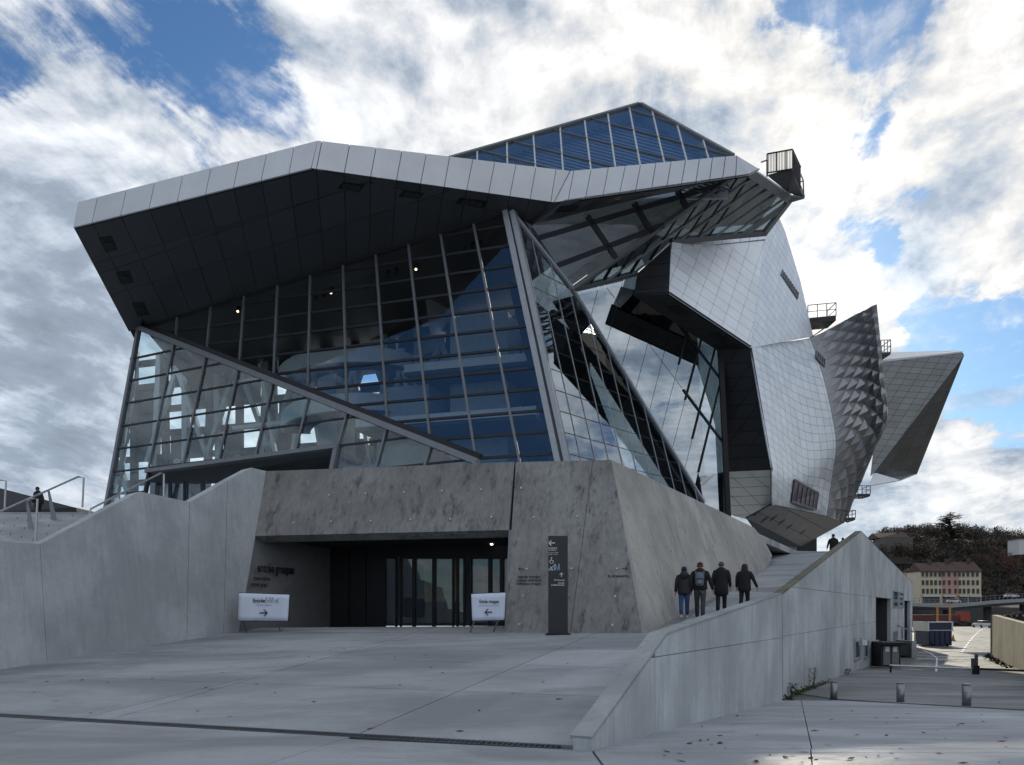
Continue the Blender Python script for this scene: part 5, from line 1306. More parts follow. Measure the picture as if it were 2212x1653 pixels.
M['weed'] = leafmat('weed_green', (.05, .075, .02)); M['dry'] = leafmat('dry_leaf', (.08, .05, .025)); M['wood'] = woodmat('hill_foliage', (.085, .08, .07), .5); M['cedar'] = leafmat('cedar_needles', (.022, .032, .022)); M['bark'] = plain('bark', (.035, .03, .028), .9)
M['rust'] = leafmat('rust_twigs', (.11, .05, .04)); M['grass'] = leafmat('bank_grass', (.035, .045, .02))
def foot(rg):
    t = rg.betavariate(1.3, 2.2); q = KN + wdir1 * (-1.5) if t < .1 else KN + wdir2 * (t * 8.5 - 1.0); n = W2[0]
    return V(q[0], q[1], zY(q[1])) + n * rg.uniform(.02, .30) + V(0, 0, rg.uniform(0, .11)), 1
tag(leaves('weeds', foot, 520, .10, M['weed'], 3), kind='stuff')
for (px_, h_, lab) in ((1748, .75, 'tall weed growing at the foot of the ramp wall'), (1702, .45, 'low dark weed at the bend of the ramp wall'), (1825, .3, 'small weed where apron and ramp wall meet')):
    q = wz2(px_, 1450) if px_ > 1690 else wz1(px_, 1500); q = V(q[0], q[1], zY(q[1])) + W2[0] * .12; t = thing('weed', lab, 'weed', q); b = MB(); rg = random.Random(px_)
    for i in range(4): b.tube([q, q + V(rg.uniform(-.1, .1), rg.uniform(-.1, .1), h_ * .6), q + V(rg.uniform(-.2, .2), rg.uniform(-.2, .2), h_)], .008, 4)
    b.build('stem', M['bark'], t)
    b = MB()
    for i in range(70):
        c = q + V(rg.gauss(0, .1), rg.gauss(0, .1), h_ * rg.betavariate(2, 1.3)); a = rg.random() * 6.3; s = .09 * rg.uniform(.6, 1.3); u = V(math.cos(a), math.sin(a), rg.uniform(-.3, .8)); w = nrm(np.cross(u, V(0, .3, 1)))
        b.add([c, c + u * s * .5 + w * s * .3, c + u * s, c + u * s * .5 - w * s * .3], [[0, 1, 2, 3]])
    b.build('foliage', M['weed'], t, recalc=False)
def litter(rg):
    if rg.random() < .6: q = gh(rg.uniform(1420, 2200), rg.uniform(1535, 1650)); return V(q[0], q[1], max(zY(q[1]), -9) + .006), 1
    q = hit(P, rg.uniform(50, 1250), rg.uniform(1400, 1600)); return q + V(0, 0, .006), 1
b = MB(); rg = random.Random(9)
for _ in range(110):
    c, _s = litter(rg); a = rg.random() * 6.3; s = rg.uniform(.03, .075); u, w = V(math.cos(a), math.sin(a), 0) * s, V(-math.sin(a), math.cos(a), 0) * s * .45
    b.add([c - u, c + w + V(0, 0, .01), c + u + V(0, 0, .012), c - w], [[0, 1, 2, 3]])
tag(b.build('fallen_leaves', M['dry'], None, recalc=False), kind='stuff')

# ------------------------------------------------------------------ service yard
ywa, ywb = px(2143, 1419, 57.), px(2212, 1462, 41.)
ydir = nrm(ywb - ywa); ywb2 = ywa + (ywb - ywa) * 2.2
yw = thing('yard_wall', 'sunlit pale concrete retaining wall at the right of the yard', 'wall', ywa)
yt1 = px(2143, 1328.5, 57.); yt2 = V(ywb2[0], ywb2[1], yt1[2] - .73)
nyw = nrm(np.cross(ydir, V(0, 0, 1))); nyw = nyw if nyw[0] < 0 else -nyw
for i in range(6):
    a, c = i / 6, (i + 1) / 6 - .001; q = [ywa + (ywb2 - ywa) * a - V(0, 0, .3), ywa + (ywb2 - ywa) * c - V(0, 0, .3), yt1 + (yt2 - yt1) * c, yt1 + (yt2 - yt1) * a]
    b = MB(); b.prism(q, nyw, .35); b.build('wall_panel', M['conc_yard'], yw)
b = MB(); e = ywa - V(0, 0, .3); b.prism([e, e + V(9, 2, 0), yt1 + V(9, 2, 0), yt1], V(-.2, -1, 0), .3); b.build('wall_panel', M['conc_yard'], yw)
b = MB(); b.box((44, 45, -1.4), (22, 40, 2.2), -.5); structure(b.build('terrace', M['yard'], None))
b = MB(); b.prism([yt1 - nyw * .36 + V(0, 0, -1.65), yt1 + V(12, 4, -1.65), yt2 + V(14, 4, -1.2), yt2 - nyw * .36 + V(0, 0, -1.2)], V(0, 0, 1), .3); structure(b.build('walkway', M['yard'], None))
# blue container truck body with a pale rim
ca = gh(2031, 1396); ct = thing('skip_container', 'dark blue skip container with pale rim parked in the yard', 'container', ca)
M['navy'] = plain('navy_paint', (.008, .014, .05), .45); M['orange'] = plain('orange_paint', (.45, .19, .04), .6); M['redp'] = plain('red_paint', (.07, .012, .01), .6)
w_ = 54 / F * ca[1]; hh = 52 / F * ca[1]; yw_ = R(-6)
b = MB(); b.box(ca + V(0, 1.4, hh * .5), (w_ * .93, 2.8, hh * .95)); b.build('body', M['navy'], ct)
for sx_ in (-1, 1): b = MB(); b.box(ca + V(sx_ * w_ * .48, 1.4, hh * .82), (w_ * .06, 2.9, hh * .4)); b.build('rim', M['pale'], ct)
b = MB(); b.box(ca + V(0, -.02, hh * 1.0), (w_ * 1.0, .12, .12)); b.box(ca + V(0, -.03, hh * .66), (w_ * .9, .06, .06)); b.build('rim', M['pale'], ct)
for i in range(5): b = MB(); b.box(ca + V((i - 2) * w_ * .2, -.03, hh * .34), (.07, .08, hh * .56)); b.build('rib', M['navy'], ct)
for sx_ in (-1, 1): b = MB(); b.tube([ca + V(sx_ * w_ * .3 - .1, .1, .22), ca + V(sx_ * w_ * .3 + .1, .1, .22)], .22, 12); b.build('wheel', M['black'], ct)
for x, lab in ((2025, 'left one of two orange posts standing behind the skip'), (2052, 'right one of two orange posts standing behind the skip')):
    q = gh(x, 1362); b = MB(); b.tube([q, V(q[0], q[1], EYE + (HY - 1309) / F * q[1])], .18, 8); b.tube([V(q[0], q[1], EYE + (HY - 1309) / F * q[1]), V(q[0], q[1], EYE + (HY - 1306.5) / F * q[1])], [.18, .08], 8); o = b.build('height_post', M['orange'], None); tag(o, lab, 'post')
q = gh(2059, 1385); cn = thing('traffic_cone', 'small orange traffic cone right of the blue skip', 'cone', q); b = MB(); b.tube([q, q + V(0, 0, .75)], [.22, .04], 10); b.build('cone', M['orange'], cn); b = MB(); b.box(q + V(0, 0, .03), (.5, .5, .06)); b.build('foot', M['black'], cn)
# loading dock: dark hut, low walls, kerb in front of the doorways
q = gh(1925, 1440); ht = thing('bin_shelter', 'dark metal bin shelter against the foot of the ramp wall', 'shelter', q); yaw = math.atan2(wdir2[1], wdir2[0]) - math.pi / 2
wd = 42 / F * q[1]; hg = 47 / F * q[1]
b = MB(); b.box(q + V(0, .9, hg / 2), (wd, 1.7, hg)); b.build('body', M['dark'], ht); b = MB(); b.box(q + V(.1, .8, hg + .06), (wd * 1.2, 2.1, .16)); b.build('roof', M['black'], ht)
for i in (-1, 1):
    b = MB(); b.box(q + V(i * wd * .22, .03, hg * .5), (wd * .36, .06, hg * .86)); d = b.build('door', M['mull'], ht); b = MB(); b.box(q + V(i * wd * .2, -.01, hg * .80), (wd * .2, .02, .3)); b.build('notice', M['letter'], d)
q2 = gh(1962, 1420); dk = thing('dock_wall', 'low concrete loading dock wall below the second doorway', 'wall', q2)
b = MB(); b.box(q2 + V(.2, 3, .45), (.35, 7, 1.6)); b.build('side', M['conc_wall'], dk); b = MB(); b.box(q2 + V(-1.2, 3, .6), (2.6, 6.6, .9)); b.build('platform', M['under'], dk)
b = MB(); b.tube([q2 + V(.3, -.4, 1.2), q2 + V(.3, -.4, 1.9), q2 + V(.9, 5, 2.6)], .06, 6); b.build('rail', M['rail'], dk)
# painted marks
b = MB()
for i in range(14):
    t0, t1 = i / 14, (i + .55) / 14; pts = []
    for t in (t0, t1): pts.append(gh(2128 - 22 * t ** .7 - 30 * t, 1358 + 54 * t ** 1.35))
    a, c = pts; s = V(.10, 0, 0); b.add([V(a[0], a[1], zY(a[1]) + .012) - s, V(a[0], a[1], zY(a[1]) + .012) + s, V(c[0], c[1], zY(c[1]) + .012) + s, V(c[0], c[1], zY(c[1]) + .012) - s], [[0, 1, 2, 3]])
structure(b.build('lane_marking', M['letter'], None, recalc=False))
b = MB(); pth = [gh(2022, 1455), gh(2024, 1422), gh(2010, 1412), gh(1992, 1404)]
for a, c in zip(pth, pth[1:]): s = nrm(np.cross(c - a, V(0, 0, 1))) * .05; b.add([V(a[0], a[1], zY(a[1]) + .012) - s, V(a[0], a[1], zY(a[1]) + .012) + s, V(c[0], c[1], zY(c[1]) + .012) + s, V(c[0], c[1], zY(c[1]) + .012) - s], [[0, 1, 2, 3]])
structure(b.build('bay_marking', M['letter'], None, recalc=False))
tag(leaves('wall_foot_grass', lambda rg: ((lambda t: ywa + (ywb2 - ywa) * t + nyw * rg.uniform(.05, .5) + V(0, 0, zY(50) - ywa[2] + .05))(rg.random()), 1), 700, .25, M['grass'], 8), kind='stuff')

def car(label, c, yaw, col, L=4.3, W=1.75, H=1.45, fac=1.):
    """small hatchback: lofted body, glazed cabin, four wheels"""
    t = thing('parked_car', label, 'car', c); cs, sn = math.cos(yaw), math.sin(yaw); f = lambda x, y, z: c + V(x * cs - y * sn, x * sn + y * cs, z)
    sec = [(-L / 2, .45, .75, .86), (-L / 2 + .15, .3, .95, .95), (-L * .2, .28, .98, 1.), (L * .2, .28, .96, 1.), (L / 2 - .35, .3, .85, .94), (L / 2, .4, .68, .8)]
    b = MB(); b.rings([[f(x, s * W / 2 * w, z) for s, z in ((-1, lo), (1, lo), (1, hi - .1), (.9, hi), (-.9, hi), (-1, hi - .1))] for x, lo, hi, w in sec]); b.build('body', col, t)
    cab = [(-L * .46, .93, .82), (-L * .34, H - .06, .7), (-L * .1, H, .7), (L * .08, H - .03, .7), (L * .26, .93, .82)]
    b = MB(); b.rings([[f(x, -W / 2 * w, .9), f(x, W / 2 * w, .9), f(x, W / 2 * w * .92, z), f(x, -W / 2 * w * .92, z)] for x, z, w in cab]); b.build('window', M['door_glass'] if False else M['black'], t)
    b = MB(); b.rings([[f(x, -W / 2 * .66, H - .02), f(x, W / 2 * .66, H - .02), f(x, W / 2 * .6, H + .02), f(x, -W / 2 * .6, H + .02)] for x in (-L * .33, L * .07)]); b.build('roof', col, t)
    for x in (-L * .3, L * .3):
        for s in (-1, 1): b = MB(); b.tube([f(x, s * (W / 2 - .18), .32), f(x, s * (W / 2 + .01), .32)], .32, 12); b.build('wheel', M['black'], t)
    for s in (-1, 1): b = MB(); b.box(f(L / 2 - .05, s * W * .33, .62), (.1, .28, .14), yaw); b.build('headlight', M['letter'], t)
    return t
car('white car showing its roof at the far edge of the yard', gh(2128, 1356.5) + V(0, 1.2, 0), R(90), M['pale'])

# ------------------------------------------------------------------ far bank: road, bridge, houses, wooded hill
def zh(X, Y):
    a = min(max((Y - 335) / 110, 0), 1); a = a * a * (3 - 2 * a)
    side = min(max((X - 95) / 130., 0), 1.); top_ = 11 + 27 * side ** .8 + 4 * math.sin(X * .035) + 3 * math.sin(X * .013 + 2)
    w_ = min(max((X / Y - .425) / .05, 0), 1)
    return 3.5 + a * top_ * (.12 + .88 * w_ * w_ * (3 - 2 * w_))
b = MB(); xs = [20 + 12 * i for i in range(36)] + [600, 900]; ys = [262, 300, 335, 345, 360, 375, 390, 405, 420, 435, 450, 480, 560]
b.add([(x, y, -3 if y == 262 else 3.6 if y == 300 else zh(x, y)) for y in ys for x in xs], [[j * len(xs) + i, j * len(xs) + i + 1, (j + 1) * len(xs) + i + 1, (j + 1) * len(xs) + i] for j in range(len(ys) - 1) for i in range(len(xs) - 1)])
structure(b.build('hill', plain('hill_soil', (.018, .02, .016), .95), None))
b = MB(); b.box((300, 240, -6.5), (1400, 140, .2)); structure(b.build('river', plain('river_water', (.03, .04, .04), .15), None))
b = MB(); b.prism([V(70, 263, -7), V(420, 263, -7), V(420, 263, 2.2), V(70, 263, 2.2)], V(0, -1, 0), 1); structure(b.build('quay_wall', plain('quay_stone', (.07, .068, .062), .9), None))
# elevated road curving up to the right
vd = thing('elevated_road', 'pale curved parapet of the elevated road across the river', 'bridge', px(2050, 1310, 250)); pts = [(1900, 1303, 258), (1975, 1303, 255), (2020, 1305, 252), (2060, 1305.5, 248), (2110, 1301, 244), (2150, 1297, 240), (2185, 1294.5, 238), (2230, 1292, 236), (2330, 1284, 232)]
b = MB(); A = [px(*p) for p in pts]
for a, c in zip(A, A[1:]): b.prism([a, c, c - V(0, 0, 1.0), a - V(0, 0, 1.0)], V(0, -1, 0), .4)
b.build('parapet', plain('parapet_concrete', (.33, .34, .33), .8), vd)
b = MB()
for a, c in zip(A, A[1:]): b.prism([a - V(0, 0, 1.02), c - V(0, 0, 1.02), c + V(0, 9, -1.02), a + V(0, 9, -1.02)], V(0, 0, 1), .8)
b.build('deck', M['dark'], vd)
for i in range(1, 8, 2): b = MB(); b.bar(A[i] + V(0, 4, -1.5), V(A[i][0], A[i][1] + 4, -7), 1.6, 1.6); b.build('pier', M['dark'], vd)
b = MB()
for a, c in zip(A, A[1:]):
    for k in range(4): q = a + (c - a) * k / 4; b.bar(q, q + V(0, 0, 1.5), .1, .1)
    b.bar(a + V(0, 0, 1.5), c + V(0, 0, 1.5), .12, .12); b.bar(a + V(0, 0, .75), c + V(0, 0, .75), .08, .08)
b.build('railing', M['mull'], vd)
for x, y, lab in ((2060, 1302.5, 'white car driving on the elevated road, middle of the curve'), (2185, 1291, 'pale car driving up the elevated road near the picture edge')): car(lab, px(x, y + 1, 250 if x < 2100 else 240), R(8), M['pale'])
lr = px(1998, 1349, 200); lo = thing('red_lorry', 'long dark red lorry parked at the far edge of the yard', 'lorry', lr)
b = MB(); b.box(lr + V(1.5, 0, 1.7), (12, 2.5, 1.5)); b.build('trailer', M['redp'], lo); b = MB(); b.box(lr + V(9.6, 0, 2.0), (2.4, 2.4, 2.4)); b.box(lr + V(9.9, -1.22, 2.7), (1.2, .05, .9)); b.build('cab', plain('bright_red', (.25, .03, .02), .5), lo)
for x in (-3.5, -2.2, 5, 9.6): b = MB(); b.tube([lr + V(x, -1.2, .5), lr + V(x, 1.2, .5)], .5, 12); b.build('wheel', M['black'], lo)
b = MB(); b.box(lr + V(1, 0, .95), (13, 2.3, .25)); b.build('chassis', M['black'], lo)
# terrace of houses
HO = 300.
def hp2(x, y, d=HO): return px(x, y, d)
M['cream'] = plain('cream_render', (.62, .53, .37), .85); M['pink'] = plain('pink_render', (.52, .30, .24), .85); M['tile'] = plain('red_roof_tile', (.085, .05, .043), .9); M['shutter'] = plain('brown_shutter', (.075, .062, .05), .7); M['glz'] = plain('window_dark', (.025, .028, .032), .3); M['greyshop'] = plain('shop_front', (.10, .105, .11), .7); M['yel'] = plain('yellow_trim', (.42, .42, .20), .8)
zz6 = lambda x, y: (1866.5 + .2322 * x, 1097.5 + .2322 * y)
def house(label, x0, x1, mat, cols, ridge, shop, d=HO, wing=False):
    g0 = hp2(*zz6(x0, 880), d); t = thing('house', label, 'house', g0); L0, L1_ = hp2(*zz6(x0, 585), d), hp2(*zz6(x1, 578), d)
    w = L1_[0] - L0[0]; zt_ = L0[2]; zb_ = 3.0
    b = MB(); b.box((g0[0] + w / 2, d + 5, (zt_ + zb_) / 2), (w - .05, 10, zt_ - zb_)); b.build('wall', mat, t)
    b = MB(); rz_ = zt_ + (585 - ridge) * .2322 / F * d; b.prism([V(L0[0] - .2, d - .5, zt_), V(L0[0] - .2, d + 10.5, zt_), V(L0[0] + .8, d + 5, rz_)], V(-1, 0, 0), .01)
    b = MB(); b.add([V(L0[0] - .1, d - .6, zt_ - .05), V(L1_[0] + .1, d - .6, zt_ - .05), V(L1_[0] + .1, d + 5, rz_), V(L0[0] - .1, d + 5, rz_), V(L0[0] - .1, d + 10.6, zt_ - .05), V(L1_[0] + .1, d + 10.6, zt_ - .05), V(L0[0] - .1, d - .6, zt_ - .35), V(L1_[0] + .1, d - .6, zt_ - .35), V(L1_[0] + .1, d + 10.6, zt_ - .35), V(L0[0] - .1, d + 10.6, zt_ - .35)],
          [[0, 1, 2, 3], [3, 2, 5, 4], [0, 6, 7, 1], [4, 5, 8, 9], [0, 3, 4, 9, 6], [1, 7, 8, 5, 2], [6, 9, 8, 7]]); rf = b.build('roof', M['tile'], t)
    b = MB(); b.box((g0[0] + w * .7, d + 4, rz_ + .3), (1.2, .8, 2.0)); b.build('chimney', M['tile'], rf)
    for r, (y0, y1) in enumerate(((598, 640), (672, 718), (750, 798))):
        for cx_ in cols:
            c0, c1_ = hp2(*zz6(cx_ - 10 + r * 3, y0), d), hp2(*zz6(cx_ + 10 + r * 3, y1), d); zc, hc = (c0[2] + c1_[2]) / 2, c0[2] - c1_[2]
            b = MB(); b.box(((c0[0] + c1_[0]) / 2, d - .04, zc), (.62, .12, hc)); f = b.build('window', M['glz'], t)
            for s in (-1, 1): b = MB(); b.box(((c0[0] + c1_[0]) / 2 + s * .42, d - .08, zc), (.2, .08, hc)); b.build('shutter', M['shutter'], f)
            b = MB(); b.box(((c0[0] + c1_[0]) / 2, d - .12, zc - hc / 2 - .06), (1.05, .25, .1)); b.build('sill', M['pale'], f)
    if shop:
        for a, c in shop:
            q0, q1_ = hp2(*zz6(a, 825), d), hp2(*zz6(c, 882), d); b = MB(); b.box(((q0[0] + q1_[0]) / 2, d - .1, (q0[2] + q1_[2]) / 2), (q1_[0] - q0[0], .3, q0[2] - q1_[2])); s_ = b.build('shop_front', M['greyshop'], t)
            b = MB(); b.box(((q0[0] + q1_[0]) / 2, d - .5, q0[2] + .2), (q1_[0] - q0[0] + .3, 1.0, .5)); b.build('awning', M['pale'] if mat is not M['yel'] else M['yel'], s_)
            for k in range(3): b = MB(); b.box((q0[0] + (q1_[0] - q0[0]) * (k + .5) / 3, d - .27, (q0[2] + q1_[2]) / 2 - .1), ((q1_[0] - q0[0]) / 3.6, .06, (q0[2] - q1_[2]) * .75)); b.build('pane', M['glz'], s_)
    b = MB(); b.box((g0[0] + w / 2, d - .1, hp2(0, zz6(0, 812)[1], d)[2]), (w, .25, .35)); b.build('cornice', M['yel'], t)
house('cream house at the left of the terrace across the river', 525, 718, M['cream'], [545, 584, 623, 662, 703], 505, [(545, 700)])
house('pink house in the middle of the terrace across the river', 719, 880, M['pink'], [738, 790, 845], 500, [(735, 760), (770, 838)])
house('cream house at the right of the terrace across the river', 881, 1090, M['cream'], [884 + 2, 924, 965, 1010, 1052], 495, [(845 + 40, 960), (975, 1080)])
house('narrow pink house end set back left of the terrace', 462, 522, M['pink'], [490], 560, None, 306)
vq = px(*zz6(420, 340), 352); vl = thing('villa', 'grey villa with chimney among bare trees on the hill', 'house', vq); wv_ = 150 * .2322 / F * 352 * 2
b = MB(); b.box(vq + V(-4, 6, -2.5), (wv_ * .9, 9, 12)); b.build('wall', plain('villa_wall', (.10, .095, .085), .9), vl)
b = MB(); zr = vq[2] + 3.5; X0, X1 = vq[0] - 4 - wv_ * .5, vq[0] - 4 + wv_ * .5; b.add([V(X0, 357, zr), V(X1, 357, zr), V(X1, 364, zr + 3.2), V(X0, 364, zr + 2.6), V(X0, 358 + 13, zr), V(X1, 358 + 13, zr)], [[0, 1, 2, 3], [3, 2, 5, 4], [0, 3, 4], [1, 5, 2]]); rf = b.build('roof', M['tile'], vl)
b = MB(); b.box((X1 - 3, 363, zr + 3.6), (1.2, 1, 2.2)); b.build('chimney', M['tile'], rf)
b = MB(); q = px(2208, 1167, 355); b.box(q + V(4, 4, -3), (11, 8, 7)); wh = thing('white_house', 'white house corner high on the hill at the right edge', 'house', q); b.build('wall', M['pale'], wh); b = MB(); b.box(q + V(4, 4, .8), (12, 9, .5)); b.build('roof', M['tile'], wh)
# woods on the hill
_rw = random.Random(77); CROWN = []
for _ in range(1700):
    X, Y = _rw.uniform(60, 300), _rw.uniform(338, 470)
    if X / Y < .452: continue
    CROWN.append((X, Y, zh(X, Y), _rw.uniform(2.2, 4.6), _rw.uniform(3.5, 8.5)))
for k in range(26):
    X, Y = 172 + _rw.uniform(-16, 17), _rw.uniform(340, 350); CROWN.append((X, Y, zh(X, Y), _rw.uniform(2.4, 3.6), _rw.uniform(6, 9)))
CROWN += [(172 + _rw.uniform(-14, 15), 346, px(0, 1196, 346)[2] - 3 + _rw.uniform(-3, 1), 3., 7.) for k in range(24)]
def hillpt(rg):
    X, Y, z, r, h = rg.choice(CROWN); a, e_, q = rg.random() * 6.283, math.asin(rg.uniform(-.5, 1)), rg.random() ** .35
    return V(X + math.cos(a) * math.cos(e_) * r * q, Y + math.sin(a) * math.cos(e_) * r * q, z + h * .6 + math.sin(e_) * h * .5 * q), 1
tag(leaves('hill_wood', hillpt, 150000, .95, M['wood'], 21), kind='stuff')
def bare_tree(label, base_, H, spread, mat_t, seed, twigmat=None, name='bare_tree'):
    rg = random.Random(seed); t = thing(name, label, 'tree', base_); tr = MB(); cr = MB()
    def grow(p, d, L, r, lev):
        q = p + d * L; (tr if lev < 2 else cr).tube([p, (p + q) / 2 + V(rg.gauss(0, 1), rg.gauss(0, 1), rg.gauss(0, 1)) * L * .05, q], [r, r * .8, r * .6], 5 if lev < 2 else 3, 0, False)
        if lev >= 5: return
        for _ in range(3 if lev < 4 else 3):
            nd = nrm(d + V(rg.gauss(0, spread), rg.gauss(0, spread), rg.gauss(.05, spread * .6))); grow(p + d * L * rg.uniform(.55, 1), nd, L * rg.uniform(.6, .82), r * .58, lev + 1)
    grow(base_, nrm(V(rg.gauss(0, .06), rg.gauss(0, .06), 1)), H * .30, H * .018, 0)
    tr.build('trunk', M['bark'], t); cr.build('crown', twigmat or M['bark'], t, recalc=False)
for i, (x, y, H, s, lab) in enumerate(((1912, 1172, 12, .55, 'round bare tree beside the villa on the hill'), (1938, 1174, 12, .5, 'bare tree standing over the villa roof'), (1999, 1176, 15, .42, 'bare tree between villa and cedar'), (2012, 1180, 17, .38, 'tall bare tree just left of the cedar'),
                                 (2142, 1140, 15, .42, 'tall bare tree on the hilltop right of the cedar'), (2120, 1142, 11, .5, 'low bare tree on the hilltop right of the cedar'), (2196, 1128, 13, .5, 'bare tree on the hilltop at the right edge'), (1880, 1176, 8, .5, 'small bare tree beside the gable of the ramp wall'))):
    bt_ = px(x, y, 372); bt_[2] = min(bt_[2], zh(bt_[0], 372) + 3); bare_tree(lab, bt_, H + 3, s, None, 40 + i)
for i, (x, y, H, lab) in enumerate(((2160, 1255, 18, 'rust brown bare tree right of the terraced houses'), (2208, 1262, 20, 'rust brown bare tree at the right picture edge'))): bare_tree(lab, px(x, y, 312), H, .5, None, 70 + i, M['rust'])
cb = px(2052, 1183, 366); ce = thing('cedar_tree', 'tall dark layered cedar standing out on the hilltop', 'tree', cb); rg = random.Random(4); Hc = (1183 - 1112) / F * 366 + .5
b = MB(); b.tube([cb, cb + V(.2, 0, Hc * .5), cb + V(0, 0, Hc * .93)], [.8, .55, .12], 8); b.build('trunk', M['bark'], ce)
b = MB(); lv_ = MB()
for k in range(26):
    z = Hc * (.22 + .74 * k / 25); ln_ = (9.2 - 4.2 * (k / 25)) * rg.uniform(.55, 1.05) * (.7 if k < 4 else 1)
    for _ in range(2):
        a = rg.random() * 6.28; p = cb + V(0, 0, z - 1); q = cb + V(math.cos(a) * ln_, math.sin(a) * ln_, z + rg.uniform(-.3, .9)); b.tube([p, (p + q) / 2 + V(0, 0, .5), q], [.2, .13, .05], 4)
        for _ in range(46):
            t = rg.uniform(.25, 1.05); c = p + (q - p) * t + V(rg.gauss(0, .75), rg.gauss(0, .75), rg.gauss(.25, .22)); s = rg.uniform(.35, .85); an = rg.random() * 6.3; u = V(math.cos(an), math.sin(an), rg.uniform(-.2, .2)) * s; w = V(-math.sin(an), math.cos(an), rg.uniform(-.3, .3)) * s * .5
            lv_.add([c - u, c - w, c + u, c + w], [[0, 1, 2, 3]])
b.build('limbs', M['bark'], ce); lv_.build('crown', M['cedar'], ce, recalc=False)
# street lamps on the far quay
for x, y0, y1, lab in ((2034, 1303, 1255, 'tall double street lamp in front of the pink house'), (1973, 1300, 1249, 'street lamp at the left end of the terrace')):
    q = px(x, y0 + 2, 285); tp = px(x, y1, 285); t = thing('street_lamp', lab, 'street lamp', q); b = MB(); b.tube([q - V(0, 0, 2), tp], [.12, .07], 6); b.build('pole', M['rail'], t)
    for s in (-1, 1): b = MB(); b.tube([tp, tp + V(s * 1.2, 0, .5), tp + V(s * 2.4, 0, .6)], .06, 5); b.build('arm', M['rail'], t); b = MB(); b.box(tp + V(s * 2.6, 0, .55), (1.0, .4, .2)); b.build('lamp_head', M['pale'], t)

